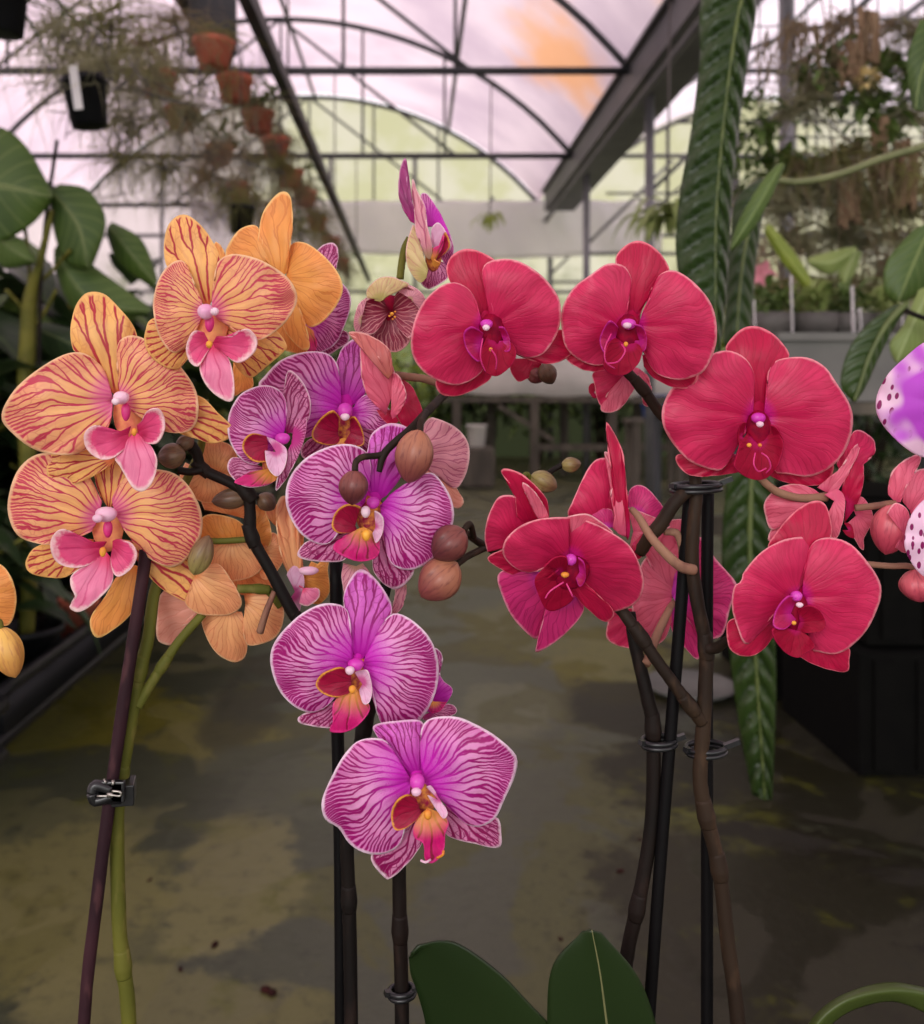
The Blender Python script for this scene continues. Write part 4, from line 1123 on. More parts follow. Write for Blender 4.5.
def bud(parent, c, base, tip, width, Y, m, dY=0.0):
    """closed flower bud from the stalk end to the tip, with three sepal seams"""
    (bx, by), (tx, ty) = T(c, [base, tip])
    P0, P1 = at(bx, by, Y), at(tx, ty, Y + dY)
    ax = (P1 - P0); L = ax.length; ax.normalize()
    s = ax.cross(Vector((0, 1, 0))).normalized(); u = s.cross(ax)
    R = width / c[2] * Y / F / 2
    mb = MB(); seg, n = 30, 16
    vs, fs, uvs = [], [], []
    for j in range(n + 1):
        t = j / n
        pr = (math.sin(PI * t ** .92)) ** .62 if 0 < j < n else .02
        for k in range(seg):
            a = 2 * PI * k / seg
            seam = abs(math.sin(1.5 * a))
            rr = R * pr * (.82 + .18 * min(1, seam * 3.2) ** .6) * (1 + .02 * math.cos(9 * a))
            vs.append(P0 + ax * (L * t) + s * (rr * math.cos(a)) + u * (rr * math.sin(a)))
            uvs.append((k / seg, t))
    for j in range(n):
        for k in range(seg):
            k2 = (k + 1) % seg
            fs.append((j * seg + k, j * seg + k2, (j + 1) * seg + k2, (j + 1) * seg + k))
    mb.add(vs, fs, uvs)
    return mb.build('bud', m, parent)


def stem(parent, name, pts, r, m, nodes=(), seg=12):
    """pts: (px, py, Y); r: radius in metres or list; nodes: indices that carry a swollen ring with its bract"""
    P = [at(*p) for p in pts]
    R = r if isinstance(r, (list, tuple)) else [r] * len(P)
    mb = MB(); mb.tube(P, list(R), seg, 6, bumps=.05)
    o = mb.build(name, m, parent)
    for i in nodes:
        a, b = P[max(i - 1, 0)], P[min(i + 1, len(P) - 1)]
        d = (b - a).normalized(); q = P[i]; rr = R[i]
        nb = MB(); nb.tube([q - d * rr * 1.6, q - d * rr * .3, q + d * rr * .2, q + d * rr * 2.2], [rr * 1.03, rr * 1.22, rr * 1.2, rr * 1.02], seg, 4)
        nb.build('stem_node', m, o)
    return o


class Flower:
    def __init__(self, plant, c, ctr, Y, tilt=(0, 0)):
        self.c, self.Y, self.tilt = c, Y, tilt
        self.ctr = T(c, [ctr])[0]
        self.root = empty('flower', at(self.ctr[0], self.ctr[1], Y), plant)

    def p(self, name, base, pts, m, c=None, **k):
        return petal(self.root, name, c or self.c, base, pts, M[m] if isinstance(m, str) else m, self.Y, self.ctr, self.tilt, **k)

    def blob(self, name, x, y, rx, ry, m, lift=.014, c=None, **k):
        c = c or self.c
        if name == 'anther_cap': rx, ry, lift = rx * .8, ry * .8, lift - .002
        if name == 'callus': rx, ry = rx * .62, ry * .7
        if name == 'column': rx, ry = rx * .88, ry * .88
        (px, py), = T(c, [(x, y)])
        return blob(self.root, name, px, py, rx / c[2], ry / c[2], self.Y, M[m], lift, **k)

    def tube(self, name, pts, r, m, lift=.015, c=None):
        P = T(c or self.c, pts)
        mb = MB(); mb.tube([at(x, y, self.Y - lift - .002 * math.sin(i * 1.3)) for i, (x, y) in enumerate(P)], r, 6, 4)
        return mb.build(name, M[m], self.root)


def plant(x, y, label, z=.49):
    return tag(empty('orchid_plant', (x, y, z)), label, 'orchid')


def pot_and_leaves(root, x, y, leaves=()):
    mb = MB(); mb.lathe((x, y, .492), [(.03, 0), (.048, .002), (.060, .118), (.064, .12), (.064, .135), (.058, .135), (.057, .115), (.002, .11)], 28)
    mb.build('pot', B['black'], root)
    mb = MB()
    for k in range(26):
        a, q = random.uniform(0, 6.28), random.uniform(0, .045)
        mb.box((x + q * math.cos(a), y + q * math.sin(a), .608), (.018, .012, .012), random.uniform(0, 3), random.uniform(-.5, .5))
    mb.build('bark_mix', B['soil'], root, smooth=False)


# ---- peach orchid with red veins, left
OR = plant(-.155, .43, 'peach-orange orchid with red-veined petals and pink lips on a green stem, beside the maroon stake')
pot_and_leaves(OR, -.155, .43)
f = Flower(OR, A1, (480, 920), .410, (.05, .1))
f.blob('column_foot', 126, 412, 4.5, 9, 'tendril', .009, c=(0, 0, 1))
f.blob('throat', 128, 416, 15, 24, 'throat_yellow', .0005, c=(0, 0, 1), depth=.0015)
f.p('dorsal_sepal', (470, 910), [(400, 800), (335, 740), (300, 730), (284, 650), (300, 560), (335, 505), (375, 490), (425, 503), (480, 555), (525, 610), (550, 665), (545, 720), (510, 830)], 'yellow_lat')
f.p('lateral_sepal', (107, 458), [(90, 440), (62, 440), (50, 458), (47, 470), (50, 480), (61, 485.5), (76, 483), (95, 475), (113, 462), (116, 445)], 'yellow_lat', c=(0, 0, 1))
f.p('lateral_sepal', (150, 405), [(165, 395), (199, 396), (218, 413), (232, 427), (229, 438), (213, 443), (191, 437), (165, 428)], 'yellow_lat', c=(0, 0, 1))
f.p('petal', (452, 925), [(445, 895), (415, 800), (350, 742), (280, 735), (180, 782), (80, 862), (28, 930), (8, 985), (25, 1030), (110, 1105), (200, 1140), (300, 1140), (380, 1100), (430, 1040), (450, 980)], 'yellow')
f.p('petal', (492, 925), [(480, 870), (470, 770), (476, 700), (500, 672), (540, 665), (600, 688), (680, 742), (745, 815), (785, 880), (798, 950), (790, 1010), (755, 1050), (690, 1055), (620, 1030), (560, 990), (510, 950)], 'yellow')
f.p('lip_side_lobe', (505, 55), [(515, 25), (480, 42), (440, 52), (415, 50), (402, 35), (385, 22), (355, 28), (332, 55), (333, 95), (355, 130), (395, 155), (440, 152), (480, 125), (510, 85)], 'lobe_yellow', c=A3)
f.p('lip_side_lobe', (545, 45), [(540, 20), (560, 0), (575, -30), (600, -45), (630, -40), (648, -5), (648, 40), (625, 85), (595, 95), (570, 85), (555, 65)], 'lobe_yellow', c=A3)
f.p('lip', (530, 45), [(510, 80), (480, 120), (452, 150), (475, 185), (500, 230), (522, 265), (548, 281), (575, 275), (600, 245), (616, 200), (618, 150), (595, 105), (565, 80), (548, 55)], 'lip_yellow', c=A3)
f.blob('callus', 528, 48, 16, 22, 'callus', .017, c=A3)
f.blob('column', 487, 915, 36, 30, 'column_pink', .012)
f.blob('anther_cap', 465, 930, 20, 18, 'cap_white', .021)

f = Flower(OR, A2, (300, 550), .392, (-.05, .1))
f.blob('column_foot', 306, 590, 18, 34, 'tendril', .009)
f.blob('throat', 318, 605, 62, 80, 'throat_yellow', .0005, depth=.0015)
f.p('dorsal_sepal', (300, 530), [(240, 470), (170, 400), (140, 360), (132, 290), (150, 212), (195, 174), (245, 188), (305, 255), (342, 325), (352, 390), (325, 480)], 'yellow_lat')
f.p('lateral_sepal', (280, 600), [(230, 540), (90, 572), (62, 615), (57, 665), (80, 715), (130, 755), (180, 766), (212, 740), (235, 700), (270, 640)], 'yellow_lat')
f.p('lateral_sepal', (350, 600), [(420, 570), (540, 600), (600, 668), (590, 700), (530, 752), (470, 797), (430, 780), (390, 720)], 'yellow_lat')
f.p('petal', (282, 545), [(275, 505), (240, 420), (215, 362), (185, 348), (140, 378), (105, 440), (90, 520), (100, 600), (125, 660), (160, 700), (200, 690), (240, 640), (268, 585)], 'yellow')
f.p('petal', (318, 548), [(318, 490), (325, 420), (340, 355), (390, 325), (450, 330), (520, 355), (590, 400), (632, 450), (642, 505), (610, 570), (560, 620), (500, 655), (440, 640), (380, 600), (335, 570)], 'yellow')
f.p('lip_side_lobe', (300, 655), [(285, 625), (255, 618), (230, 640), (215, 690), (232, 740), (262, 756), (290, 715), (312, 680)], 'lobe_yellow')
f.p('lip_side_lobe', (320, 665), [(335, 640), (400, 638), (425, 618), (460, 615), (488, 650), (482, 695), (445, 732), (405, 740), (365, 705), (330, 685)], 'lobe_yellow')
f.p('lip', (318, 670), [(295, 690), (270, 755), (285, 815), (335, 870), (388, 892), (402, 850), (396, 780), (380, 730), (345, 690)], 'lip_yellow')
f.blob('callus', 305, 672, 20, 20, 'callus', .017)
f.blob('column', 292, 546, 36, 34, 'column_pink', .012)
f.blob('anther_cap', 326, 545, 20, 19, 'cap_white', .021)

f = Flower(OR, A3, (420, 370), .426, (.05, .1))
f.blob('throat', 425, 440, 62, 80, 'throat_yellow', .0005, depth=.0015)
f.p('dorsal_sepal', (430, 350), [(395, 300), (370, 200), (390, 130), (440, 110), (500, 130), (520, 210), (480, 310)], 'yellow_lat')
f.p('lateral_sepal', (370, 470), [(260, 470), (180, 485), (130, 510), (102, 560), (118, 600), (180, 618), (250, 620), (300, 592), (360, 530)], 'yellow_lat')
f.p('lateral_sepal', (480, 470), [(530, 480), (640, 520), (740, 550), (775, 620), (784, 690), (750, 720), (680, 690), (605, 635), (555, 560), (500, 510)], 'yellow_lat')
f.p('petal', (395, 378), [(400, 320), (340, 210), (260, 150), (180, 130), (115, 152), (60, 220), (32, 330), (45, 410), (80, 460), (150, 487), (210, 490), (290, 470), (360, 440)], 'yellow')
f.p('petal', (455, 372), [(440, 310), (480, 240), (550, 195), (620, 195), (690, 212), (750, 270), (792, 360), (792, 450), (750, 530), (690, 577), (620, 562), (550, 510), (490, 430)], 'yellow')
f.p('lip_side_lobe', (405, 500), [(420, 480), (340, 478), (290, 464), (265, 434), (232, 434), (203, 465), (200, 510), (225, 560), (280, 582), (340, 575), (390, 545)], 'lobe_yellow')
f.p('lip_side_lobe', (445, 500), [(445, 475), (465, 468), (490, 475), (520, 488), (540, 530), (520, 582), (472, 617), (445, 600), (435, 545)], 'lobe_yellow')
f.p('lip', (415, 515), [(385, 550), (330, 580), (282, 612), (280, 655), (297, 700), (274, 735), (308, 756), (360, 730), (430, 662), (446, 610), (440, 550)], 'lip_yellow')
f.blob('callus', 405, 520, 20, 28, 'callus', .017)
f.blob('column', 418, 372, 48, 34, 'column_pink', .012)
f.blob('column_foot', 425, 430, 18, 34, 'tendril', .009)
f.blob('anther_cap', 385, 388, 26, 20, 'cap_white', .020)

# back-turned plain flower, top
f = Flower(OR, A2, (600, 420), .445, (-.25, 0))
f.p('petal', (565, 400), [(520, 345), (495, 225), (440, 220), (395, 262), (368, 330), (400, 400), (480, 440), (540, 440)], 'orange')
f.p('petal', (605, 420), [(600, 350), (625, 285), (680, 283), (750, 335), (800, 395), (820, 460), (790, 530), (735, 590), (690, 602), (650, 545), (622, 470)], 'orange')
f.p('dorsal_sepal', (585, 420), [(530, 380), (500, 320), (495, 250), (515, 160), (560, 100), (595, 84), (618, 108), (626, 200), (615, 300), (605, 390)], 'orange', lift=.006)
f.p('lateral_sepal', (615, 460), [(640, 505), (670, 580), (690, 660), (686, 692), (655, 685), (605, 630), (580, 560), (590, 500)], 'orange', lift=.006)
f.p('lateral_sepal', (600, 540), [(560, 600), (543, 650), (590, 690), (650, 706), (682, 700), (660, 650), (620, 580)], 'orange')
f.p('sepal', (380, 390), [(330, 330), (325, 290), (335, 278), (358, 305), (365, 340), (385, 380)], 'orange')
f.p('sepal', (430, 730), [(400, 740), (395, 800), (400, 868), (440, 850), (475, 832), (465, 780), (450, 740)], 'orange', lift=-.004)
# cluster of pale orange flowers seen from behind, between the peach and the pink flowers
f = Flower(OR, A4, (240, 260), .452, (0, .2))
f.p('petal', (240, 270), [(190, 220), (180, 165), (240, 148), (300, 170), (325, 230), (320, 290), (280, 290)], 'orange_pale')
f.p('petal', (220, 270), [(130, 230), (110, 280), (130, 320), (180, 368), (240, 376), (300, 375), (335, 352), (325, 310), (280, 270)], 'orange_pale', lift=.007)
f = Flower(OR, A4, (300, 560), .452, (.1, .2))
f.p('petal', (360, 520), [(380, 460), (380, 390), (410, 392), (435, 440), (445, 500), (430, 540), (390, 540)], 'orange')
f.p('petal', (400, 560), [(395, 510), (420, 490), (462, 490), (490, 550), (482, 600), (440, 650), (410, 650), (395, 600)], 'orange_pale')
f.p('dorsal_sepal', (300, 560), [(200, 540), (180, 490), (190, 432), (240, 418), (320, 440), (362, 490), (350, 540)], 'orange', lift=.002)
f.p('petal', (300, 512), [(210, 520), (200, 570), (240, 625), (290, 662), (380, 642), (422, 590), (410, 530), (370, 510)], 'orange_pale', lift=.008)
f.p('lateral_sepal', (330, 600), [(380, 600), (440, 640), (470, 700), (430, 720), (350, 715), (300, 690), (290, 640)], 'orange_pale', lift=-.004)
f.p('lateral_sepal', (300, 420), [(200, 400), (190, 350), (260, 330), (340, 350), (380, 400), (370, 440)], 'orange_pale', lift=-.006)
f.p('sepal', (470, 470), [(420, 420), (440, 380), (500, 400), (560, 480), (550, 560), (500, 560)], 'orange_pale', lift=-.008)
f = Flower(OR, A4, (300, 720), .446, (.05, .2))
f.p('petal', (350, 740), [(345, 715), (420, 703), (470, 728), (490, 775), (478, 840), (440, 880), (360, 896), (340, 840)], 'orange_pale')
f.p('petal', (200, 740), [(220, 690), (110, 660), (50, 700), (30, 740), (24, 860), (52, 892), (92, 890), (110, 832), (160, 812), (200, 790)], 'peach_pink', lift=-.002)
f.p('dorsal_sepal', (290, 770), [(240, 770), (190, 790), (208, 868), (250, 930), (310, 958), (350, 932), (357, 850), (335, 775)], 'orange_pale', lift=.005)
f.p('petal', (165, 645), [(150, 690), (130, 740), (170, 778), (230, 787), (300, 782), (336, 742), (310, 680), (255, 603), (205, 608)], 'orange_pale', lift=.010)
f.tube('pedicel', [(402, 850), (425, 775), (455, 700)], [.0018, .0016, .0012], 'stem_beige', .012)
f = Flower(OR, A4, (560, 650), .450, (.4, 0))
f.p('petal', (540, 700), [(490, 600), (470, 520), (462, 400), (490, 350), (530, 420), (548, 520), (560, 620)], 'orange_pale', lift=-.004)
f.p('sepal', (560, 650), [(590, 590), (640, 606), (660, 560), (650, 620), (656, 700), (620, 745), (580, 740)], 'orange', lift=-.002)
f.p('lip', (560, 690), [(545, 680), (580, 695), (615, 690), (618, 722), (580, 752), (545, 745)], 'lip_yellow')
f.blob('column', 580, 625, 42, 18, 'column_pink', .008)
f.p('sepal', (530, 700), [(500, 640), (520, 600), (560, 640), (560, 700), (540, 790), (505, 740)], 'lobe_pale', lift=.002)
f = Flower(OR, A3, (470, 640), .445, (0, 0))
f.p('sepal', (520, 570), [(545, 575), (548, 640), (530, 740), (480, 800), (400, 854), (366, 842), (357, 780), (400, 720), (455, 625)], 'orange')
# stems, buds
stem(OR, 'flower_spike', [(136, 1230, .432), (129, 1024, .432), (123, 965, .431), (119, 920, .431), (117, 820, .431), (121, 780, .431), (131, 720, .431), (140, 670, .432), (148, 640, .433), (154, 595, .434), (165, 560, .436), (178, 500, .438), (200, 450, .44), (205, 400, .436)], [.0036, .0035, .0035, .0034, .0034, .0033, .0033, .0032, .003, .0028, .0025, .0022, .002, .0018], M['stem_green'], (2, 5, 7))
stem(OR, 'side_branch', [(138, 706, .431), (146, 692, .432), (163, 665, .434), (180, 640, .436), (203, 614, .438)], [.0026, .0025, .0024, .0022, .002], M['stem_green'], (2,))
stem(OR, 'pedicel', [(205, 541, .436), (225, 541, .437), (252, 539, .437)], .0015, M['stem_green'])
stem(OR, 'pedicel', [(237, 589, .436), (260, 589, .438), (270, 592, .44), (281, 606, .441)], .0021, M['stem_green'], (1,))
b = bud(OR, A4, (160, 640), (215, 495), 88, .420, M['bud_olive'])
b = bud(OR, A4, (130, 195), (28, 215), 96, .418, M['bud_dark'])
b = bud(OR, A4, (160, 140), (95, 175), 60, .422, M['bud_dark'])

# maroon stake with its sprung clip
mb = MB(); mb.tube([at(80, 1230, .424), at(84, 1024, .424), at(97, 900, .424), at(109, 805, .424), at(124, 700, .424), at(143, 575, .424), at(146, 545, .424)], [.0030] * 7, 10, 4, bumps=.08)
tag(mb.build('plant_stake', M['stem_maroon']), 'dark maroon stake clipped to the green orchid stem', 'stake')
g = thing('stake_clip', at(111, 793, .424), 'black spring clip with a steel wire holding the maroon stake and green stem', 'clip')
mb = MB()
for s in (-1, 1):
    mb.tube([at(112, 793 + s * 3, .4245 - .0055), at(96, 793 + s * 8, .419), at(92, 793, .4185)], [.0022, .0026, .0026], 8, 4)
mb.box(at(108, 793, .4195), (.013, .003, .009)); mb.build('jaw', M['clip'], g)
mb = MB(); mb.box(at(124, 791, .427), (.010, .012, .0095), .2); mb.box(at(112, 791, .4195), (.012, .003, .0095)); mb.build('band', M['clip'], g, smooth=False, bevel=.0006)
mb = MB()
mb.tube([at(97, 796, .4165), at(108, 796, .4165), at(111, 795, .416), at(120, 796, .4165), at(120, 792, .4165), at(112, 791, .4165)], .00055, 6, 3)
mb.tube([at(104, 779, .418), at(106, 783, .417)], .0005, 6); mb.tube([at(113, 780, .418), at(113, 785, .417)], .0007, 6)
mb.box(at(110, 795, .4165), (.0026, .0012, .002)); mb.build('steel_spring', M['steel'], g)

# ---- peach orchid cut by the left edge
OL = plant(-.33, .45, 'orange orchid at the left edge showing one petal and a yellow bud')
pot_and_leaves(OL, -.33, .45)
f = Flower(OL, A3, (-120, 680), .43, (.1, 0))
f.p('petal', (-150, 690), [(-140, 600), (-60, 555), (0, 568), (36, 605), (60, 665), (62, 740), (32, 808), (-40, 800), (-120, 760)], 'orange')
f.p('petal', (-150, 690), [(-170, 620), (-220, 570), (-300, 600), (-330, 690), (-290, 770), (-200, 770)], 'orange')
f.p('dorsal_sepal', (-150, 680), [(-180, 600), (-190, 520), (-150, 470), (-110, 520), (-120, 600)], 'orange')
f.p('lateral_sepal', (-150, 700), [(-120, 760), (-80, 850), (-100, 900), (-160, 850), (-170, 760)], 'orange')
bud(OL, A3, (-2, 815), (62, 1015), 122, .412, M['bud_yellow'])
stem(OL, 'flower_spike', [(-262, 1230, .45), (-250, 1000, .45), (-200, 800, .45), (-120, 660, .45), (-40, 610, .45)], .003, M['stem_green'], (1, 2))
stem(OL, 'pedicel', [(-60, 622, .45), (-20, 640, .425), (-4, 622, .413), (0, 628, .412)], .0018, M['stem_green'])

# ---- pink orchid with magenta stripes
PK = plant(-.02, .43, 'pink orchid with magenta-striped petals and gold-and-wine lips in the middle')
pot_and_leaves(PK, -.02, .43)


def pink(c, ctr, Y, tilt, L, R, D, LL, LR, lobes, lip, col, cap, latm='pink_lat', dm='pink_deep', dlift=None):
    f = Flower(PK, c, ctr, Y, tilt)
    if D: f.p('dorsal_sepal', D[0], D[1], dm)
    if LL: f.p('lateral_sepal', LL[0], LL[1], latm)
    if LR: f.p('lateral_sepal', LR[0], LR[1], latm)
    sc = c[2] / 3.1; f.blob('throat', (col[0] + lip[0][0]) / 2 + 4 * sc, (col[1] + lip[0][1]) / 2, 44 * sc, 66 * sc, 'throat_pink', .0005, depth=.004)
    f.blob('petal_claw', col[0], col[1] - 10 * sc, 26 * sc, 34 * sc, 'claw_pink', .0005, depth=.002)
    f.p('petal', L[0], L[1], 'pink')
    if R: f.p('petal', R[0], R[1], 'pink')
    for b_, pts, m in lobes: f.p('lip_side_lobe', b_, pts, m)
    if lip: f.p('lip', lip[0], lip[1], 'lip_pink')
    f.blob('column', *col, 'column_mag', .012)
    f.blob('anther_cap', *cap, 'cap_white', .0175)
    return f


f = pink(A6, (330, 325), .402, (.08, .1),
         ((312, 325), [(318, 295), (312, 215), (300, 155), (260, 135), (210, 140), (150, 175), (90, 235), (65, 290), (70, 350), (95, 410), (140, 455), (190, 472), (235, 455), (268, 420), (295, 365)]),
         ((350, 325), [(362, 290), (400, 220), (430, 175), (465, 167), (520, 200), (565, 255), (584, 330), (575, 410), (540, 480), (490, 525), (440, 531), (405, 500), (388, 440), (372, 370)]),
         ((335, 320), [(318, 280), (300, 190), (291, 120), (310, 60), (345, 29), (385, 55), (420, 100), (440, 150), (425, 200), (385, 262), (352, 300)]),
         ((310, 420), [(265, 450), (200, 470), (154, 485), (158, 506), (230, 520), (262, 515), (290, 480)]), None,
         [((312, 375), [(315, 350), (282, 333), (240, 345), (215, 362), (204, 388), (222, 412), (262, 426), (300, 418), (315, 400)], 'lobe_pink'),
          ((350, 385), [(326, 350), (345, 342), (366, 347), (379, 400), (371, 440), (352, 446), (338, 405)], 'lobe_pale')],
         ((320, 395), [(290, 420), (258, 445), (258, 500), (249, 531), (300, 532), (345, 503), (371, 462), (356, 430), (335, 412)]),
         (328, 325, 28, 22), (310, 343, 18, 16))
f.blob('callus', 318, 402, 18, 18, 'callus', .017)
f = pink(A6, (520, 690), .388, (.02, .12),
         ((498, 682), [(480, 660), (455, 620), (425, 565), (380, 553), (330, 565), (285, 615), (245, 690), (222, 755), (235, 805), (275, 830), (310, 880), (360, 909), (420, 909), (465, 880), (482, 820), (488, 750)]),
         ((540, 688), [(536, 655), (530, 590), (534, 520), (565, 490), (640, 487), (710, 515), (780, 560), (826, 610), (820, 670), (790, 740), (760, 800), (710, 826), (660, 810), (620, 760), (575, 715)]),
         ((517, 680), [(480, 660), (440, 600), (390, 540), (388, 512), (450, 500), (530, 500), (545, 560), (537, 640)]),
         ((530, 780), [(490, 840), (430, 890), (378, 912), (385, 947), (420, 986), (437, 986), (480, 950), (527, 890), (540, 830)]),
         ((585, 760), [(620, 780), (660, 810), (720, 822), (768, 800), (779, 850), (771, 891), (700, 880), (615, 855), (590, 810)]),
         [((525, 770), [(515, 740), (490, 728), (455, 748), (438, 790), (448, 836), (480, 834), (515, 808), (530, 785)], 'lobe_pink'),
          ((585, 745), [(548, 704), (562, 702), (585, 738), (612, 780), (602, 802), (575, 770), (552, 730)], 'lobe_pale')],
         ((552, 770), [(525, 795), (508, 830), (512, 862), (538, 880), (545, 930), (570, 938), (600, 905), (605, 850), (616, 815), (592, 785)]),
         (519, 690, 26, 30), (516, 720, 19, 16))
f.blob('callus', 552, 790, 20, 22, 'callus', .017)
f.tube('lip_tendril', [(560, 930), (545, 938), (530, 932)], .0005, 'cap_white')
f.tube('lip_tendril', [(580, 925), (598, 915), (600, 902)], .0005, 'callus')
f = pink(A5, (570, 660), .412, (0, .1),
         ((548, 650), [(560, 600), (573, 525), (550, 465), (490, 441), (410, 455), (330, 500), (280, 570), (269, 640), (290, 710), (330, 765), (390, 796), (435, 785), (465, 730), (505, 685)]),
         ((605, 660), [(640, 622), (700, 580), (760, 548), (800, 550), (850, 620), (866, 700), (840, 780), (790, 850), (720, 886), (660, 876), (630, 832), (630, 750), (618, 700)]),
         ((592, 645), [(560, 600), (545, 540), (560, 460), (580, 400), (640, 368), (705, 390), (705, 480), (675, 560), (630, 622)]),
         ((520, 740), [(480, 760), (400, 775), (340, 790), (311, 832), (340, 851), (420, 859), (480, 850), (505, 800)]),
         ((600, 740), [(585, 800), (578, 870), (600, 920), (655, 956), (702, 930), (726, 885), (690, 850), (640, 790)]),
         [((515, 730), [(535, 665), (500, 654), (465, 665), (440, 695), (434, 735), (455, 756), (495, 756), (522, 745)], 'lobe_pink'),
          ((590, 735), [(585, 678), (605, 690), (617, 715), (612, 760), (590, 792), (578, 760)], 'lobe_pale')],
         ((545, 735), [(500, 760), (460, 780), (438, 810), (468, 836), (530, 857), (592, 842), (602, 790), (575, 750)]),
         (580, 650, 26, 24), (553, 682, 20, 26))
f.blob('callus', 555, 765, 26, 30, 'callus', .017)
f = Flower(PK, A5, (265, 430), .428, (.2, 0))
f.blob('throat', 225, 520, 40, 50, 'throat_pink', .001, depth=.004)
f.p('dorsal_sepal', (272, 405), [(264, 370), (264, 260), (275, 184), (302, 190), (335, 230), (357, 290), (347, 360), (305, 395)], 'pink_lat')
f.p('lateral_sepal', (200, 530), [(150, 505), (85, 488), (62, 520), (80, 560), (125, 592), (190, 590), (230, 570), (240, 540)], 'pink_lat')
f.p('petal', (258, 415), [(266, 380), (271, 300), (240, 245), (180, 234), (110, 264), (70, 330), (63, 400), (85, 460), (120, 500), (170, 512), (222, 465)], 'pink')
f.p('petal', (290, 440), [(300, 375), (314, 312), (337, 314), (344, 370), (327, 450), (285, 540), (237, 607), (238, 570), (262, 490)], 'pink_lat', lift=.010)
f.p('lip_side_lobe', (205, 440), [(200, 412), (150, 404), (120, 428), (118, 465), (155, 502), (200, 505)], 'lobe_pink')
f.p('lip', (215, 530), [(225, 545), (150, 540), (100, 565), (90, 580), (160, 592), (230, 572), (262, 530)], 'lip_pink', lift=.012)
f.p('lip_side_lobe', (235, 470), [(202, 418), (235, 430), (272, 460), (267, 520), (237, 556), (205, 522), (195, 465)], 'lobe_pale', lift=.014)
f.blob('column', 258, 422, 30, 24, 'column_mag', .010)
f = Flower(PK, A5, (485, 325), .45, (.05, .1))
f.blob('throat', 480, 390, 50, 70, 'throat_pink', .0005, depth=.004)
f.blob('petal_claw', 474, 292, 36, 62, 'claw_pink', .0005, depth=.002)
f.p('dorsal_sepal', (482, 310), [(455, 265), (445, 180), (465, 110), (500, 74), (530, 71), (562, 130), (572, 200), (545, 270), (510, 300)], 'pink_deep')
f.p('petal', (465, 310), [(462, 250), (455, 170), (420, 122), (340, 113), (250, 145), (195, 200), (173, 237), (210, 310), (260, 380), (340, 420), (420, 370)], 'pink')
f.p('petal', (500, 325), [(520, 295), (560, 265), (620, 300), (650, 340), (640, 380), (600, 395), (540, 380), (510, 350)], 'pink')
f.p('lateral_sepal', (460, 380), [(400, 400), (335, 440), (325, 480), (360, 500), (430, 480), (480, 440)], 'pink_lat')
f.p('lateral_sepal', (510, 380), [(560, 390), (640, 375), (700, 400), (640, 440), (560, 470), (510, 440)], 'pink_lat')
f.p('lip_side_lobe', (455, 400), [(458, 345), (436, 322), (395, 348), (362, 398), (375, 432), (430, 445), (460, 430)], 'lobe_pink')
f.p('lip_side_lobe', (500, 400), [(498, 350), (515, 345), (540, 388), (547, 440), (505, 452), (475, 440)], 'lobe_pink')
f.p('lip', (475, 420), [(440, 430), (420, 470), (470, 500), (530, 470), (520, 435)], 'lip_pink')
f.blob('column', 480, 325, 30, 34, 'column_mag', .012)
f.blob('anther_cap', 480, 345, 20, 16, 'cap_white', .019)
f = Flower(PK, A2, (700, 560), .468, (.1, 0))                       # behind the back-turned orange flower
f.p('dorsal_sepal', (735, 440), [(700, 350), (730, 300), (778, 281), (801, 310), (795, 372), (770, 430)], 'pink_lat')
f.p('petal', (690, 560), [(700, 480), (760, 420), (820, 440), (851, 500), (830, 590), (790, 670), (722, 706), (690, 682), (670, 620)], 'pink', slope=.02)
f.p('lateral_sepal', (700, 600), [(760, 620), (832, 622), (842, 660), (800, 690), (740, 720), (700, 690)], 'pink_lat', lift=-.004)
f.p('petal', (660, 560), [(640, 480), (560, 440), (500, 500), (510, 600), (580, 660), (640, 620)], 'pink')
f.p('lip', (680, 600), [(660, 620), (640, 680), (680, 720), (720, 680), (705, 620)], 'lip_pink')
f = Flower(PK, A5, (760, 460), .452, (.35, .1))                      # pale back at the right of the middle flower
f.p('petal', (730, 480), [(740, 420), (775, 352), (810, 352), (870, 380), (914, 430), (921, 490), (905, 555), (870, 598), (815, 560), (760, 520)], 'pink_back')
f.p('sepal', (760, 520), [(790, 515), (830, 540), (890, 620), (899, 655), (870, 668), (830, 620), (770, 570)], 'peach_pink', lift=.004)
f = Flower(PK, A6, (590, 420), .43, (.3, 0))                         # half-hidden flower behind the lower pair
f.p('petal', (570, 420), [(560, 300), (575, 272), (597, 300), (588, 345), (600, 375), (627, 398), (618, 430), (580, 470), (550, 470)], 'pink')
f.p('lateral_sepal', (560, 470), [(590, 450), (625, 448), (641, 468), (620, 485), (560, 500), (530, 490)], 'pink_lat')
f.p('lip', (570, 440), [(545, 420), (560, 470), (590, 468), (610, 440)], 'lip_pink')
f = Flower(PK, A6, (300, 60), .435, (0, 0))                          # pale petals behind the black stake
f.p('petal', (330, 20), [(290, 10), (285, 60), (300, 120), (330, 140), (370, 120), (380, 60), (350, 10)], 'pink_back')
f.p('petal', (480, 70), [(470, 40), (485, 90), (470, 150), (440, 170), (450, 110), (455, 50)], 'pink_back')
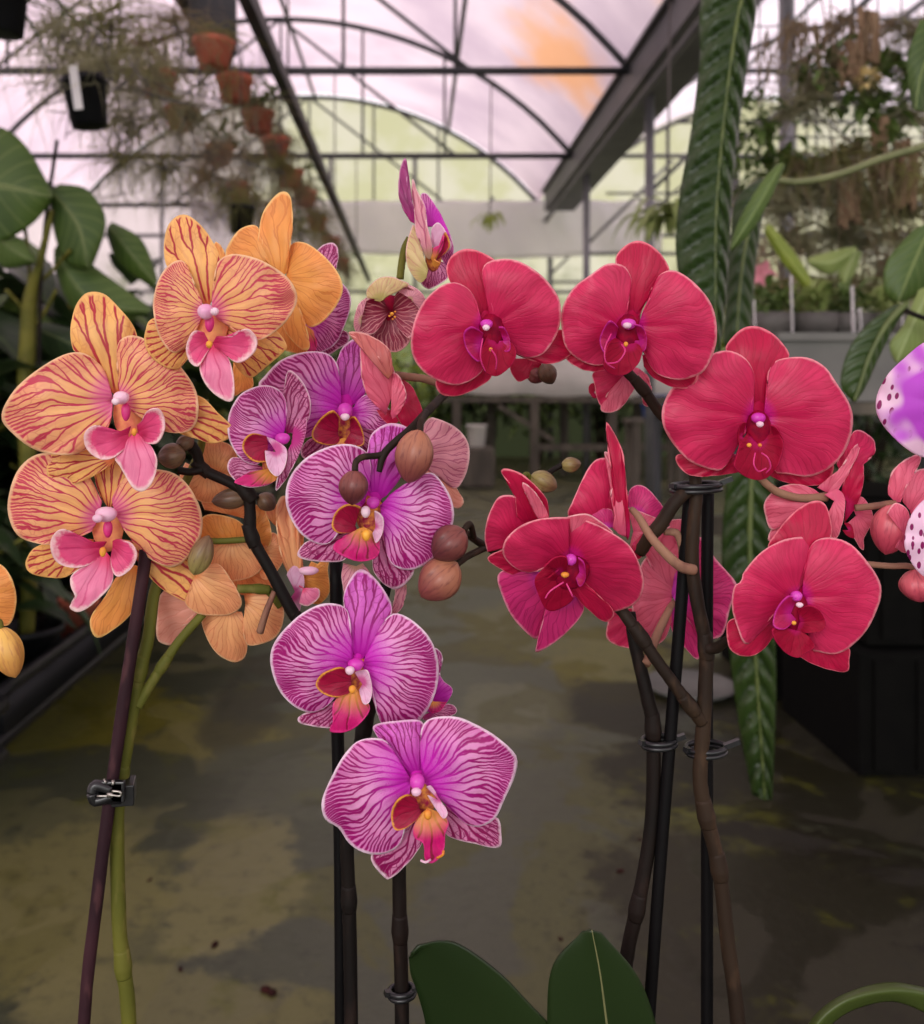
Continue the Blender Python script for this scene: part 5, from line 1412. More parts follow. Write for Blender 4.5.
# side view flower on top
f = Flower(PK, E2, (330, 720), .458, (-.3, 0))
f.blob('throat', 390, 800, 60, 90, 'throat_pink', .001, depth=.004)
f.p('petal', (255, 540), [(225, 520), (165, 420), (136, 310), (140, 190), (165, 90), (185, 60), (194, 110), (196, 230), (215, 340), (245, 420), (268, 520)], 'plum')
f.p('petal', (420, 560), [(350, 560), (330, 430), (300, 340), (320, 314), (352, 330), (420, 430), (480, 545), (520, 640), (540, 740), (500, 860), (440, 780)], 'pink', lift=-.004)
f.p('lateral_sepal', (400, 800), [(360, 860), (300, 940), (310, 985), (360, 1015), (430, 985), (490, 940), (500, 870), (460, 820)], 'pink_lat')
f.p('lip_side_lobe', (400, 760), [(372, 640), (380, 570), (420, 530), (458, 560), (490, 620), (520, 690), (500, 740), (440, 790), (395, 800)], 'lobe_pale', lift=.004)
f.p('lip_side_lobe', (400, 790), [(420, 730), (470, 670), (475, 600), (500, 640), (510, 700), (470, 760), (420, 800)], 'lobe_pink', lift=.008)
f.p('lip', (385, 830), [(375, 790), (395, 720), (440, 690), (465, 620), (462, 690), (430, 750), (400, 800), (440, 830), (400, 860)], 'lip_pink', lift=.010)
f.p('dorsal_sepal', (360, 800), [(330, 780), (290, 660), (262, 600), (255, 480), (238, 370), (232, 250), (240, 210), (268, 290), (310, 370), (332, 440), (340, 540), (370, 650), (382, 790)], 'pink_back', lift=.008)
f.p('sepal', (350, 880), [(345, 860), (290, 740), (262, 610), (245, 545), (215, 620), (190, 740), (205, 850), (250, 930), (300, 970), (340, 930)], 'cream_back', lift=.010)
stem(PK, 'pedicel', [(400, 279, .462), (402, 262, .462), (405, 248, .461), (410, 238, .46)], .0019, M['stem_green'])
# half-opened cup
f = Flower(PK, E1, (380, 350), .446, (0, .1))
f.blob('throat', 385, 340, 120, 120, 'throat_red', -.010, depth=.003)
f.p('petal', (370, 350), [(180, 420), (190, 500), (300, 530), (380, 585), (450, 580), (510, 520), (520, 430), (480, 360)], 'halfopen', lift=-.008, slope=.1, mode='lip_side_lobe')
f.p('petal', (380, 330), [(330, 240), (240, 250), (180, 320), (160, 420), (200, 470), (280, 470), (340, 400)], 'halfopen', mode='lip_side_lobe', lift=-.002)
f.p('petal', (400, 330), [(420, 220), (470, 170), (530, 180), (600, 250), (612, 300), (560, 400), (510, 500), (440, 440)], 'halfopen', mode='lip_side_lobe', lift=-.002)
f.p('sepal', (200, 380), [(240, 235), (180, 290), (152, 400), (168, 460), (190, 450), (185, 370)], 'pink_back', lift=.006)
f.p('sepal', (520, 250), [(440, 205), (470, 165), (520, 165), (590, 215), (615, 275), (580, 320), (540, 250)], 'pink_back', lift=.006)
f.p('dorsal_sepal', (330, 250), [(240, 245), (236, 200), (270, 150), (330, 112), (400, 110), (460, 135), (505, 158), (430, 190), (370, 225), (330, 262), (285, 255)], 'cream_back', lift=.010)
for dx, dy, r_ in ((0, 0, 24), (18, 20, 16), (-16, 14, 14), (20, -14, 12), (4, 34, 12)):
    f.blob('stamen_spot', 397 + dx, 345 + dy, r_ * .5, r_ * .5, 'callus', .008)
# stems of the pink orchid
stem(PK, 'flower_spike', [(350, 1230, .437), (351, 1024, .437), (349, 900, .437), (347, 840, .436), (352, 780, .434), (364, 730, .430), (372, 690, .426), (370, 640, .43), (385, 590, .435), (388, 540, .437), (370, 480, .45), (350, 430, .458)], [.0033] * 7 + [.003, .0028, .0025, .002, .0018], M['stem_dark'], (2, 5))
stem(PK, 'flower_spike', [(402, 1230, .435), (402, 1024, .435), (400, 930, .435), (399, 870, .434), (398, 830, .425), (400, 790, .41)], [.0034, .0034, .0034, .0033, .003, .0026], M['stem_dark'], (2,))
stem(PK, 'flower_spike', [(372, 700, .436), (340, 660, .436), (300, 620, .434), (292, 611, .434), (270, 570, .434), (252, 537, .434), (250, 510, .434), (247, 493, .434), (229, 482, .434), (203, 469, .434), (196, 452, .432), (186, 440, .43)], [.0032, .0032, .0031, .003, .0028, .003, .0028, .0032, .0026, .0026, .0026, .003], M['stem_dark'], (5, 7, 9))
stem(PK, 'pedicel', [(203, 470, .432), (190, 472, .431), (178, 470, .43)], .0018, M['stem_dark'])
b = bud(PK, A4, (370, 350), (225, 372), 78, .436, M['bud_dark'])
b = bud(PK, A4, (400, 345), (455, 400), 70, .436, M['bud_dark'])
# broad basal leaves
strap_leaf('leaf', PK, T(B6, [(600, 470), (500, 370), (420, 300), (352, 250), (318, 262)]), T(B6, [(340, 440), (345, 400), (330, 340), (316, 300), (314, 268)]), T(B6, [(660, 470), (560, 372), (490, 300), (400, 240), (330, 246)]), .405, B['leaf_moth'], None, fold=.25, lean=.4, dY=-.012)
strap_leaf('leaf', PK, T(B6, [(712, 480), (700, 390), (688, 300), (672, 216)]), T(B6, [(590, 480), (584, 380), (596, 285), (655, 218)]), T(B6, [(815, 480), (795, 390), (758, 300), (688, 220)]), .40, B['leaf_moth'], simple('pale_midrib', (112, 112, 74), (92, 94, 60), 30, .5), .0007, fold=.3, dY=-.01)
# black stakes of the pink orchid
for pts, lab in (([(341, 1230), (341, 1024), (340, 850), (337, 700), (336, 560)], 'straight black stake behind the lower pink flowers'),
                 ([(378, 760), (378, 700), (384, 620), (391, 585)], None)):
    if not lab: continue
    mb = MB(); mb.tube([at(x, y, .447) for x, y in pts], .0031, 10, 4)
    tag(mb.build('plant_stake', M['stake']), lab, 'stake', 'black orchid stakes')


def ring_clip(px, py, Y, r, label, gap=0.0, tail=0.0):
    g = thing('stem_clip', at(px, py, Y), label, 'clip', 'black stem clips')
    mb = MB(); n = 22; pts = []
    c = at(px, py, Y)
    for k in range(n + 1):
        a = 2 * PI * k / n
        pts.append(c + Vector((r * 1.25 * math.cos(a), r * math.sin(a), .0006 * math.cos(a))))
    mb.tube(pts, .0013, 8, 2); mb.tube([p + Vector((0, 0, -.0022)) for p in pts], .0012, 8, 2)
    mb.build('clip_ring', M['clip'], g)
    mb = MB(); mb.bar(c + Vector((r * 1.1, -r * .3, .001)), c + Vector((r * 1.1 + .005 + tail, -r * .4, .003 + tail * .5)), .003, .0022)
    mb.bar(c + Vector((-r * 1.1, -r * .3, -.0006)), c + Vector((-r * 1.1 - .003, -r * .5, 0)), .003, .0022)
    mb.build('clip_tab', M['clip'], g, smooth=False)
    return g


ring_clip(402, 990, .435, .0046, 'black ring clip on the dark stem beside the leaning orchid leaf')

# ---- crimson orchid
RD = plant(.135, .44, 'crimson-red orchid with magenta centres on brown stems at the right')
pot_and_leaves(RD, .135, .44)


def red(c, ctr, Y, tilt, L, R, D, LL, LR, lobes, lip, col, cap):
    f = Flower(RD, c, ctr, Y, tilt)
    if D: f.p('dorsal_sepal', D[0], D[1], 'red_sep')
    if LL: f.p('lateral_sepal', LL[0], LL[1], 'red_sep')
    if LR: f.p('lateral_sepal', LR[0], LR[1], 'red_sep')
    f.p('petal', L[0], L[1], 'red'); f.p('petal', R[0], R[1], 'red')
    for b_, pts, m in lobes: f.p('lip_side_lobe', b_, pts, m)
    sc = c[2] / 2.8875; f.blob('throat', (col[0] * 1 + lip[0][0]) / 2, (col[1] + lip[0][1]) / 2, 36 * sc, 62 * sc, 'throat_red', .0055, depth=.004)
    f.blob('petal_claw', col[0], col[1] - 16 * sc, 34 * sc, 62 * sc, 'claw_red', .0005, depth=.002)
    f.p('lip', lip[0], lip[1], 'lip_red', mode='lip_side_lobe')
    f.blob('column', *col, 'column_mag', .012); f.blob('anther_cap', *cap, 'cap_white', .0185)
    return f


f = red(A8, (250, 275), .398, (.05, .2),
        ((237, 278), [(230, 250), (215, 195), (190, 165), (150, 152), (105, 170), (60, 220), (35, 290), (34, 350), (60, 400), (110, 435), (165, 447), (215, 427), (248, 385), (250, 320)]),
        ((265, 276), [(271, 240), (260, 190), (240, 140), (245, 100), (285, 85), (340, 90), (400, 125), (445, 175), (463, 220), (456, 290), (420, 350), (378, 368), (332, 352), (295, 310)]),
        ((250, 268), [(225, 240), (195, 180), (150, 155), (134, 115), (150, 75), (190, 55), (235, 65), (275, 92), (250, 130), (262, 190), (266, 240)]),
        ((240, 340), [(130, 400), (104, 438), (118, 472), (160, 479), (210, 462), (262, 427), (265, 380)]),
        ((290, 330), [(330, 355), (380, 376), (440, 386), (490, 362), (498, 340), (470, 290), (400, 300)]),
        [((232, 330), [(240, 298), (222, 285), (203, 280), (184, 300), (192, 345), (225, 380), (243, 360)], 'lobe_red'), ((300, 320), [(285, 280), (300, 282), (315, 310), (318, 345), (300, 350), (284, 320)], 'lobe_red')],
        ((280, 330), [(255, 300), (238, 340), (235, 380), (248, 412), (282, 421), (322, 390), (335, 350), (310, 310)]),
        (250, 272, 20, 16), (249, 282, 13, 11))
f.tube('lip_tendril', [(345, 590), (380, 630), (398, 690), (390, 760)], .0003, 'tendril', .019, c=E6)
f.tube('lip_tendril', [(280, 500), (262, 600), (262, 680), (300, 780)], .0003, 'tendril', .019, c=E6)
f.blob('callus', 262, 345, 8, 8, 'callus', .018)
f = red(A8, (660, 272), .402, (-.05, .2),
        ((645, 278), [(655, 240), (662, 180), (666, 140), (645, 104), (600, 98), (550, 130), (500, 170), (468, 230), (468, 290), (480, 340), (520, 376), (570, 391), (605, 375), (638, 320)]),
        ((688, 276), [(700, 240), (730, 180), (750, 130), (790, 117), (840, 145), (890, 200), (911, 260), (911, 330), (882, 400), (850, 422), (800, 432), (740, 412), (702, 350)]),
        ((667, 262), [(650, 230), (665, 150), (624, 95), (635, 60), (680, 32), (725, 45), (760, 80), (777, 120), (745, 140), (712, 200), (692, 250)]),
        ((610, 350), [(500, 350), (480, 362), (490, 382), (540, 406), (595, 402), (630, 375)]),
        ((700, 360), [(705, 395), (740, 432), (800, 456), (842, 451), (859, 410), (830, 380), (760, 360)]),
        [((618, 320), [(630, 280), (605, 263), (578, 308), (583, 345), (608, 365), (628, 340)], 'lobe_red'), ((692, 320), [(676, 272), (700, 280), (712, 310), (708, 345), (690, 352), (678, 320)], 'lobe_red')],
        ((655, 335), [(620, 310), (598, 335), (588, 392), (610, 416), (652, 417), (690, 382), (700, 330), (680, 305)]),
        (660, 272, 24, 18), (656, 276, 15, 11))
f.tube('lip_tendril', [(610, 300), (592, 340), (594, 380), (620, 400)], .0003, 'tendril', .019)
f.tube('lip_tendril', [(640, 330), (650, 350), (630, 380), (600, 385)], .00035, 'tendril', .020)
f.blob('callus', 652, 330, 10, 10, 'callus', .018)
f = red(B1, (385, 350), .420, (0, .15),
        ((365, 348), [(360, 310), (372, 225), (345, 160), (290, 133), (235, 143), (195, 178), (180, 230), (110, 250), (75, 310), (74, 370), (105, 430), (160, 490), (230, 518), (270, 516), (305, 460), (340, 400)]),
        ((405, 348), [(410, 310), (414, 240), (422, 188), (455, 160), (540, 154), (600, 185), (640, 240), (682, 310), (691, 370), (670, 450), (620, 510), (550, 541), (480, 532), (438, 522), (440, 440), (425, 390)]),
        ((385, 335), [(350, 305), (362, 215), (335, 160), (278, 130), (310, 80), (350, 55), (400, 60), (450, 95), (485, 152), (430, 185), (415, 240), (410, 310)]),
        ((320, 470), [(200, 480), (121, 472), (125, 506), (160, 536), (220, 541), (322, 526), (340, 500)]),
        ((440, 480), [(424, 540), (480, 562), (560, 571), (612, 556), (626, 500), (560, 480)]),
        [((330, 410), [(345, 366), (328, 370), (318, 410), (328, 450), (345, 430)], 'lip_red'), ((440, 420), [(425, 374), (445, 385), (468, 430), (455, 460), (435, 440)], 'lip_red')],
        ((385, 440), [(350, 400), (328, 430), (312, 480), (308, 512), (350, 546), (400, 551), (440, 521), (458, 480), (466, 430), (430, 388), (390, 385)]),
        (385, 352, 26, 20), (390, 372, 15, 12))
f.tube('lip_tendril', [(375, 465), (370, 500), (385, 525), (410, 515)], .00035, 'tendril', .020)
f.tube('lip_tendril', [(395, 465), (415, 480), (425, 510), (410, 530)], .00035, 'tendril', .020)
f.blob('callus', 355, 440, 12, 10, 'callus', .018); f.blob('callus', 390, 440, 10, 9, 'callus', .018)
f = red(B3, (395, 640), .405, (0, .1),
        ((378, 650), [(420, 590), (440, 500), (466, 420), (430, 397), (340, 410), (250, 460), (180, 540), (168, 580), (140, 600), (130, 680), (150, 760), (185, 836), (240, 790), (290, 725), (345, 685)]),
        ((420, 645), [(425, 590), (440, 480), (470, 415), (540, 401), (620, 430), (685, 500), (730, 570), (741, 622), (725, 690), (680, 780), (610, 850), (550, 876), (490, 866), (455, 850), (480, 760), (450, 690)]),
        ((430, 560), [(340, 480), (278, 442), (320, 370), (380, 300), (450, 254), (500, 254), (527, 300), (537, 390), (500, 450), (460, 520)]),
        ((300, 740), [(200, 720), (120, 740), (110, 790), (120, 850), (160, 881), (220, 881), (272, 842), (310, 790)]),
        ((450, 810), [(400, 882), (460, 916), (540, 943), (602, 946), (610, 900), (607, 850), (540, 830)]),
        [((370, 710), [(395, 650), (360, 640), (312, 695), (300, 760), (345, 776), (392, 735)], 'lobe_red'), ((410, 745), [(400, 700), (445, 678), (492, 700), (515, 750), (500, 782), (440, 791), (395, 780)], 'lip_red')],
        ((390, 780), [(350, 770), (298, 775), (308, 820), (350, 871), (400, 892), (435, 872), (470, 848), (450, 810), (420, 785)]),
        (395, 640, 26, 24), (408, 676, 18, 13))
f.blob('callus', 385, 750, 14, 12, 'callus', .018)
# nodding flower at the left of the stems
f = Flower(RD, B2, (345, 480), .412, (.1, .6))
f.blob('throat', 340, 520, 70, 60, 'throat_red', .006, depth=.004)
f.p('dorsal_sepal', (220, 380), [(160, 330), (150, 240), (108, 178), (125, 167), (172, 182), (222, 222), (262, 272), (269, 330), (260, 380)], 'red_sep', lift=-.004)
f.p('sepal', (240, 350), [(215, 300), (180, 222), (190, 218), (225, 250), (262, 310), (268, 345)], 'red_back', lift=.003)
f.p('sepal', (200, 420), [(60, 450), (50, 400), (60, 335), (92, 270), (132, 257), (168, 272), (232, 338), (230, 390)], 'red', lift=-.004)
f.p('sepal', (220, 480), [(120, 440), (60, 472), (110, 512), (160, 532), (195, 516)], 'red_sep', lift=-.003)
f.p('lateral_sepal', (280, 530), [(150, 500), (96, 530), (110, 600), (150, 680), (225, 748), (252, 690), (265, 640)], 'red_mag')
f.p('lateral_sepal', (310, 560), [(262, 640), (228, 770), (232, 792), (300, 752), (370, 682), (390, 632), (350, 590)], 'red_mag', lift=.002)
f.p('petal', (335, 480), [(340, 333), (290, 334), (230, 340), (165, 367), (120, 412), (114, 460), (150, 502), (205, 520), (262, 502), (312, 478)], 'red', cup=-.5)
f.p('petal', (362, 490), [(300, 400), (318, 345), (345, 330), (420, 352), (490, 388), (545, 430), (582, 500), (594, 562), (572, 620), (525, 646), (480, 652), (430, 612), (382, 560)], 'red', cup=-.5)
f.p('lateral_sepal', (340, 540), [(322, 562), (370, 612), (420, 662), (466, 690), (492, 656), (440, 600), (380, 545)], 'red_sep', lift=.006)
f.p('sepal', (350, 400), [(335, 330), (400, 322), (450, 350), (490, 385), (440, 372), (385, 350)], 'red_back', lift=.001)
f.p('lip', (315, 530), [(260, 500), (222, 542), (232, 592), (260, 646), (300, 648), (352, 612), (345, 560), (330, 530)], 'lip_red')
f.p('lip_side_lobe', (305, 510), [(255, 500), (290, 470), (330, 470), (330, 520), (300, 550), (265, 540)], 'lip_red', lift=.014)
f.p('lip_side_lobe', (375, 520), [(370, 470), (390, 490), (395, 540), (375, 570), (362, 540)], 'lobe_red', lift=.014)
f.blob('column', 345, 478, 22, 22, 'column_mag', .014)
f.tube('lip_tendril', [(320, 555), (275, 585), (258, 610)], .00035, 'tendril', .022)
f.tube('lip_tendril', [(330, 560), (345, 590), (352, 605)], .00035, 'tendril', .022)
f.blob('callus', 325, 530, 22, 14, 'callus', .017)
# flower beside it, seen from the side
f = Flower(RD, B2, (500, 360), .440, (.2, 0))
f.p('petal', (460, 360), [(400, 345), (336, 326), (350, 280), (390, 192), (420, 145), (450, 131), (482, 140), (486, 200), (480, 262), (496, 300), (492, 370)], 'red', slope=0)
f.p('petal', (525, 380), [(490, 300), (484, 180), (474, 115), (470, 60), (466, 14), (472, 12), (500, 60), (522, 110), (532, 200), (541, 290), (547, 380), (540, 410)], 'red_sep', lift=.008)
f.p('dorsal_sepal', (510, 390), [(490, 372), (497, 300), (482, 260), (488, 180), (462, 114), (464, 108), (484, 125), (500, 200), (524, 290), (533, 400)], 'red_back', lift=.011)
f.p('sepal', (470, 370), [(410, 330), (440, 305), (485, 310), (492, 365)], 'red_mag', lift=.008)
f = Flower(RD, B2, (570, 380), .446, (-.2, 0))
f.p('dorsal_sepal', (570, 330), [(540, 290), (545, 245), (570, 224), (602, 232), (638, 268), (662, 306), (645, 345), (605, 350)], 'red_mag')
f.p('petal', (560, 380), [(540, 300), (600, 320), (645, 345), (625, 380), (605, 425), (580, 472), (545, 440)], 'red_back', lift=.004)
f.p('lateral_sepal', (560, 420), [(590, 390), (610, 410), (600, 440), (578, 475), (545, 450)], 'red_sep', lift=.007)
# wide flower seen from behind, between the stakes
f = Flower(RD, B2, (690, 600), .474, (0, 0))
f.p('petal', (690, 600), [(700, 540), (720, 470), (780, 398), (840, 475), (905, 550), (912, 590), (890, 640), (862, 735), (800, 740), (735, 670)], 'red_mag')
f.p('petal', (690, 605), [(700, 560), (660, 480), (610, 465), (575, 520), (558, 600), (560, 680), (610, 765), (660, 755), (690, 690)], 'red_back')
f.p('lateral_sepal', (640, 650), [(560, 645), (490, 658), (470, 700), (472, 752), (540, 780), (620, 772), (650, 720)], 'red', lift=-.003)
f.p('lateral_sepal', (700, 630), [(680, 680), (700, 740), (740, 785), (780, 818), (795, 760), (780, 690), (735, 640)], 'red_mag', lift=-.003)
f.p('dorsal_sepal', (690, 580), [(640, 540), (600, 450), (640, 400), (700, 350), (730, 345), (735, 420), (720, 520)], 'red_back', lift=.004)
f.p('sepal', (700, 420), [(680, 345), (700, 340), (728, 345), (732, 400), (715, 430)], 'red_back', lift=.01)
# flowers turned away at the far right
f = Flower(RD, B3, (590, 250), .436, (.1, 0))
f.p('petal', (590, 160), [(560, 100), (590, 20), (640, -40), (690, -20), (715, 10), (715, 50), (690, 80), (650, 110)], 'red')
f.p('petal', (600, 250), [(575, 230), (600, 140), (640, 44), (668, 95), (669, 160), (655, 230), (620, 300), (592, 335)], 'red_sep', lift=.006)
f.p('dorsal_sepal', (520, 215), [(480, 195), (520, 160), (580, 110), (630, 30), (664, 5), (640, 70), (605, 140), (565, 205)], 'red_back', lift=.010)
f.p('lateral_sepal', (640, 310), [(620, 270), (660, 233), (702, 290), (702, 340), (672, 400), (667, 452), (630, 400), (600, 345)], 'red_back', lift=-.002)
f.p('lip', (610, 370), [(590, 340), (620, 350), (630, 400), (600, 390), (586, 370)], 'lip_red')
f = Flower(RD, B3, (480, 260), .430, (-.1, 0))
f.p('petal', (480, 260), [(340, 350), (290, 365), (268, 310), (264, 260), (300, 210), (370, 181), (450, 194), (505, 230)], 'red_back')
f.p('lateral_sepal', (480, 270), [(400, 260), (330, 320), (285, 380), (285, 415), (350, 380), (450, 320)], 'red_back', lift=.004)
f.p('dorsal_sepal', (550, 250), [(510, 225), (560, 203), (592, 240), (587, 320), (562, 397), (535, 392), (525, 300)], 'red_back', lift=.010)
stem(RD, 'pedicel', [(760, 478, .412), (770, 487, .416), (780, 493, .42), (800, 498, .423), (826, 497, .425)], [.0016, .0018, .0019, .0019, .0022], M['stem_beige'])
bud(RD, B3, (800, 262), (760, 470), 150, .424, M['bud_red']); 
f = Flower(RD, B3, (850, 250), .430, (.1, 0))
f.p('petal', (800, 255), [(772, 225), (775, 170), (795, 120), (845, 78), (902, 60), (890, 115), (845, 190), (822, 255)], 'red_back')
f.p('petal', (860, 290), [(830, 250), (840, 190), (880, 130), (930, 120), (980, 160), (980, 260), (930, 330), (870, 320)], 'red_back', lift=-.003)
f.p('sepal', (830, 380), [(765, 300), (800, 258), (850, 290), (862, 380), (845, 460), (800, 440)], 'red_back', lift=.014, slope=.02)
bud(RD, B3, (880, 530), (905, 665), 140, .424, M['bud_red'])
stem(RD, 'pedicel', [(855, 508, .43), (875, 506, .428), (888, 504, .426), (896, 503, .425)], .0016, M['stem_beige'])
stem(RD, 'pedicel', [(866, 564, .43), (890, 566, .428), (908, 566, .426), (916, 570, .425)], .0014, M['stem_beige'])
# half-open flowers and buds near the top
f = Flower(RD, E1, (350, 750), .437, (0, 0))
f.p('sepal', (480, 900), [(440, 760), (470, 765), (530, 820), (580, 930), (590, 990), (540, 1060), (470, 1060), (430, 1000)], 'red_sep', lift=.000)
f.p('sepal', (400, 960), [(300, 960), (330, 1010), (390, 1060), (440, 1030)], 'red_sep')
f.p('petal', (390, 980), [(400, 720), (440, 740), (485, 840), (480, 900), (440, 980), (400, 1016)], 'red_back', lift=.014)
f.p('petal', (370, 940), [(360, 990), (250, 880), (205, 760), (196, 620), (205, 510), (300, 565), (400, 680), (425, 800)], 'red_back', lift=.008)
f.p('dorsal_sepal', (370, 760), [(195, 510), (118, 468), (180, 460), (270, 490), (370, 560), (395, 640), (400, 720), (370, 715), (300, 600)], 'dusky_salmon', lift=.018)
f = Flower(RD, A8, (630, 470), .452, (0, 0))
f.p('petal', (650, 420), [(580, 400), (556, 415), (562, 450), (570, 490), (590, 515), (630, 520), (655, 480)], 'red')
f.p('sepal', (560, 470), [(575, 440), (550, 445), (545, 465), (560, 485), (580, 480)], 'red_sep')
f.p('petal', (650, 415), [(660, 400), (690, 405), (670, 470), (625, 522), (580, 520), (600, 470)], 'red_back', lift=.005)
f.p('petal', (690, 400), [(715, 420), (726, 460), (722, 502), (705, 505), (695, 450)], 'red_back')
f = Flower(RD, A8, (380, 390), .45, (0, 0))
f.p('sepal', (380, 370), [(330, 372), (318, 400), (335, 432), (352, 436), (395, 410), (410, 380)], 'red_sep')
bud(RD, A8, (370, 405), (415, 435), 50, .452, M['bud_wine'])
bud(RD, A8, (412, 385), (440, 445), 56, .448, M['bud_dark'])
bud(RD, A5, (745, 388), (705, 580), 140, .392, M['bud_brown'])
bud(RD, A5, (515, 532), (505, 658), 108, .390, M['bud_wine'])
bud(RD, A5, (905, 745), (795, 845), 130, .405, M['bud_wine'])
bud(RD, A5, (880, 862), (750, 985), 150, .407, M['bud_brown'])
bud(RD, B2, (207, 190), (298, 232), 76, .44, M['bud_olive'])
bud(RD, B2, (312, 158), (380, 148), 54, .445, M['bud_olive'])
# stems
stem(RD, 'flower_spike', [(755, 1230, .432), (738, 1024, .432), (728, 945, .432), (719, 868, .432), (706, 815, .432), (700, 778, .432), (703, 730, .432), (705, 690, .432), (706, 648, .432), (697, 600, .432), (692, 560, .433), (694, 520, .433), (696, 488, .434), (688, 440, .437), (662, 415, .438), (642, 388, .438), (622, 368, .442), (592, 346, .45), (556, 336, .454), (505, 346, .453), (448, 392, .442), (431, 408, .42), (412, 428, .404), (392, 445, .399), (383, 456, .397), (379, 472, .396)],
     [.0036, .0036, .0035, .0035, .0036, .0035, .0035, .0034, .0033, .0033, .0032, .0031, .0030, .0028, .0028, .0026, .0024, .0022, .0021, .0020, .0020, .0020, .0019, .0018, .0017, .0012], M['stem_brown'], (3, 4, 8, 15))
stem(RD, 'flower_spike', [(617, 1230, .442), (624, 1000, .442), (628, 950, .442), (637, 909, .442), (648, 850, .442), (653, 800, .442), (653, 728, .442), (648, 700, .442), (641, 670, .443), (634, 640, .444), (630, 612, .446)], [.0034] * 8 + [.0032, .003, .0026], M['stem_dark'], (3, 6))
stem(RD, 'side_branch', [(702, 722, .431), (690, 706, .429), (673, 683, .428), (655, 658, .428), (641, 637, .429), (630, 622, .431), (618, 607, .434), (590, 585, .438), (560, 565, .436), (520, 556, .432), (498, 552, .430), (480, 543, .425), (467, 534, .418)], [.0032, .003, .0028, .0028, .003, .0028, .0027, .0025, .0023, .0021, .002, .0018, .0016], M['stem_brown'], (1, 4))
stem(RD, 'side_branch', [(690, 489, .432), (676, 501, .430), (660, 525, .432), (651, 535, .434), (640, 552, .44)], [.003, .0032, .0034, .0034, .003], M['stem_brown'])
stem(RD, 'pedicel', [(694, 570, .430), (680, 566, .427), (664, 552, .427), (651, 537, .428), (638, 516, .431), (631, 509, .434)], [.0026, .0025, .0023, .0021, .0018, .0014], M['stem_beige'])
stem(RD, 'pedicel', [(646, 664, .44), (655, 640, .452), (664, 620, .462), (673, 602, .47)], [.0022, .0022, .002, .0016], M['stem_beige'])
stem(RD, 'pedicel', [(664, 532, .440), (676, 533, .440), (681, 543, .440), (682, 556, .442)], [.0016, .0019, .0019, .0016], M['stem_beige'])
stem(RD, 'pedicel', [(708, 648, .430), (716, 648, .427), (724, 643, .422), (735, 635, .415)], [.003, .0026, .0022, .002], M['stem_brown'])
stem(RD, 'pedicel', [(395, 375, .438), (410, 377, .440), (425, 379, .442), (445, 386, .448)], .0019, M['stem_beige'])
stem(RD, 'pedicel', [(420, 432, .392), (421, 422, .397), (426, 412, .414)], .0015, M['stem_brown'])
stem(RD, 'pedicel', [(355, 471, .390), (356, 462, .391), (363, 457, .393), (375, 456, .396), (384, 454, .397)], .0014, M['stem_brown'])
stem(RD, 'pedicel', [(464, 530, .406), (470, 524, .41), (474, 538, .419)], .0014, M['stem_brown'])
stem(RD, 'pedicel', [(457, 564, .408), (468, 556, .415), (485, 548, .426)], .0016, M['stem_brown'])
stem(RD, 'pedicel', [(530, 478, .44), (526, 474, .438), (520, 480, .432)], .0012, M['stem_green'])
stem(RD, 'pedicel', [(545, 476, .442), (553, 470, .445), (562, 465, .445)], .0013, M['stem_dark'])
# black stakes and clips of the crimson orchid
for pts, Y, lab in (([(707, 1230), (707, 1024), (707, 800), (707, 600), (708, 488)], .446, 'black stake behind the bent brown stem of the crimson orchid'),
                    ([(636, 1230), (650, 1004), (666, 790), (680, 620), (690, 490)], .439, 'leaning black stake between the two crimson orchid stems')):
    mb = MB(); mb.tube([at(x, y, Y) for x, y in pts], .0030, 10, 4)
    tag(mb.build('plant_stake', M['stake']), lab, 'stake', 'black orchid stakes')
ring_clip(659, 740, .441, .0062, 'black clip joining the leaning stake to the left brown stem')
ring_clip(706, 747, .437, .0072, 'black clip joining the bent brown stem to its stake', tail=.002)
ring_clip(696, 485, .436, .0090, 'black clip under the large crimson flower at the top of the stakes', tail=.001)

# ---- violet spotted orchid at the right edge
VS = plant(.30, .45, 'violet orchid with white patches and wine spots, cut by the right edge')
pot_and_leaves(VS, .30, .45)
f = Flower(VS, B7, (420, 330), .418, (.1, .1))
f.p('petal', (430, 330), [(420, 200), (370, 120), (313, 128), (250, 178), (200, 230), (171, 292), (175, 350), (220, 412), (290, 466), (350, 470), (410, 420)], 'spotted', slope=.02)
f.p('petal', (440, 330), [(450, 220), (520, 140), (600, 190), (620, 320), (560, 430), (470, 410)], 'spotted')
f.p('dorsal_sepal', (435, 310), [(390, 200), (400, 80), (440, 20), (480, 90), (470, 210)], 'spotted')
f.p('lateral_sepal', (440, 350), [(480, 400), (520, 520), (500, 560), (450, 500), (430, 420)], 'spotted')
f.p('lip', (440, 350), [(420, 370), (400, 430), (440, 480), (480, 430), (465, 370)], 'lobe_red')
f = Flower(VS, B7, (400, 720), .414, (.1, .1))
f.p('petal', (410, 720), [(390, 640), (350, 590), (305, 608), (268, 660), (254, 730), (270, 782), (315, 832), (370, 810), (400, 770)], 'spotted_pale', slope=.02)
f.p('petal', (420, 720), [(430, 640), (490, 590), (560, 640), (570, 740), (500, 810), (430, 780)], 'spotted_pale')
f.p('lip', (415, 740), [(395, 760), (390, 820), (420, 850), (450, 810), (435, 755)], 'lobe_red')
stem(VS, 'flower_spike', [(1040, 1230, .45), (1030, 900, .45), (1000, 650, .45), (960, 540, .445), (956, 420, .44), (957, 415, .43)], .003, M['stem_brown'], (1, 2))
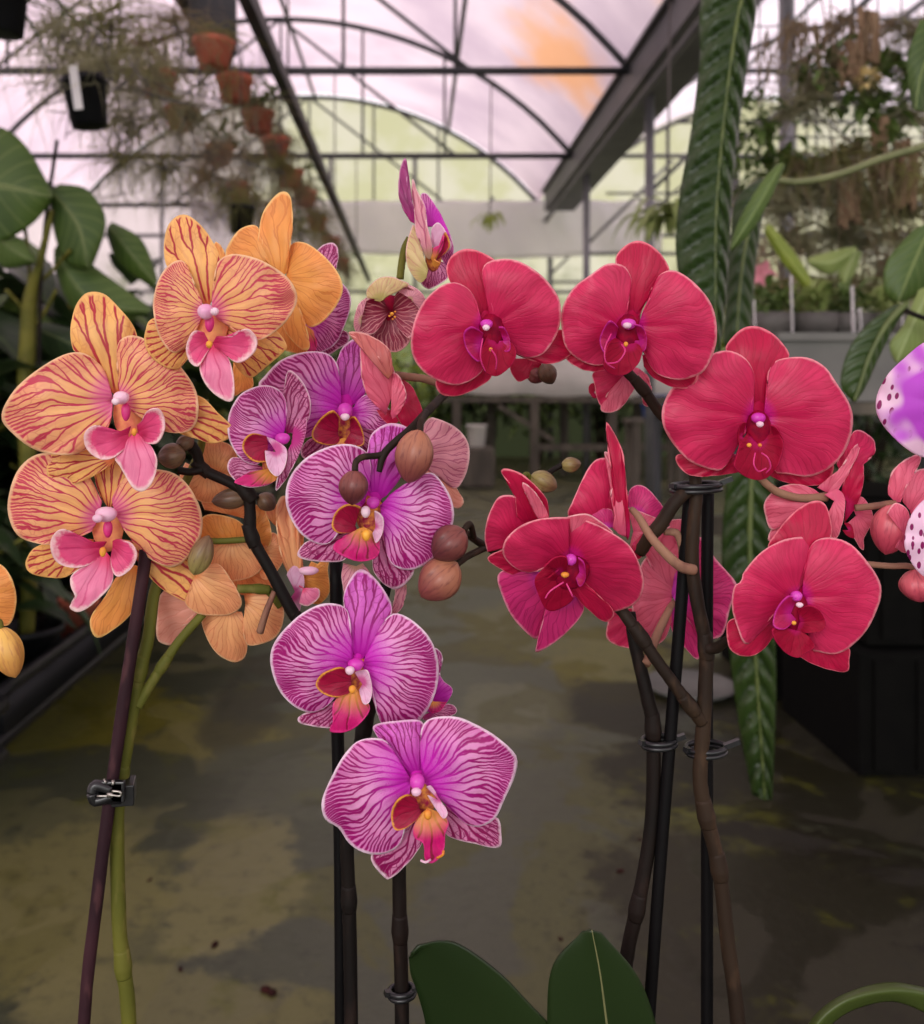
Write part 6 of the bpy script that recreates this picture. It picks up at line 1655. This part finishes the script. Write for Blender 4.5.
strap_leaf('leaf', VS, T(B4, [(900, 1000), (820, 962), (740, 950), (650, 965), (590, 1000), (540, 1060)]), T(B4, [(900, 1060), (830, 1010), (740, 972), (660, 985), (605, 1015), (560, 1065)]), T(B4, [(900, 950), (830, 950), (730, 934), (640, 955), (575, 995), (530, 1055)]), .41, leafmat('green_orchid_leaf', (74, 88, 38), (56, 70, 28), None, .35, .2, 0), None, fold=.6)
# the low bench that the orchids stand on
g = thing('orchid_stand', (0, .43, 0), 'low slatted stand under the orchid pots, just below the picture', 'stand')
mb = MB()
for k in range(6): mb.box((0, .33 + k * .045, .481), (1.0, .035, .018))
mb.build('slat_top', B['wood'], g, smooth=False)
for x in (-.46, .46):
    for y in (.34, .54):
        mb = MB(); mb.box((x, y, .235), (.035, .035, .47)); mb.build('leg', B['wood'], g, smooth=False)
# ------------------------------------------------------------------ light and camera
w = bpy.data.worlds.new('overcast_sky'); scene.world = w; w.use_nodes = True
bg = w.node_tree.nodes['Background']
bg.inputs['Color'].default_value = (1.0, .985, .97, 1)
bg.inputs['Strength'].default_value = 1.85
sun = bpy.data.lights.new('sun', 'SUN'); sun.energy = 2.0; sun.angle = .55; sun.color = (1, .97, .95)
so = bpy.data.objects.new('sun', sun); COL.objects.link(so); so.rotation_euler = (math.radians(64), 0, math.radians(-26))
cam = bpy.data.cameras.new('camera'); co = bpy.data.objects.new('camera', cam); COL.objects.link(co)
co.location = (0, 0, HC); co.rotation_euler = (PI / 2, 0, 0)
cam.sensor_fit = 'HORIZONTAL'; cam.sensor_width = 36.0; cam.lens = 36.0
cam.shift_x = (462 - CX) / 924.0; cam.shift_y = -(512 - CY) / 924.0
cam.clip_start = .02; cam.clip_end = 100
cam.dof.use_dof = True; cam.dof.focus_distance = .415; cam.dof.aperture_fstop = 12.5
scene.camera = co
scene.view_settings.view_transform = 'Standard'; scene.view_settings.look = 'None'
scene.view_settings.exposure = 0.0; scene.view_settings.gamma = 1.0; scene.view_settings.use_curve_mapping = False
scene.cycles.max_bounces = 8; scene.cycles.diffuse_bounces = 4; scene.cycles.transmission_bounces = 4
scene.cycles.use_denoising = True
scene.cycles.sample_clamp_indirect = 4
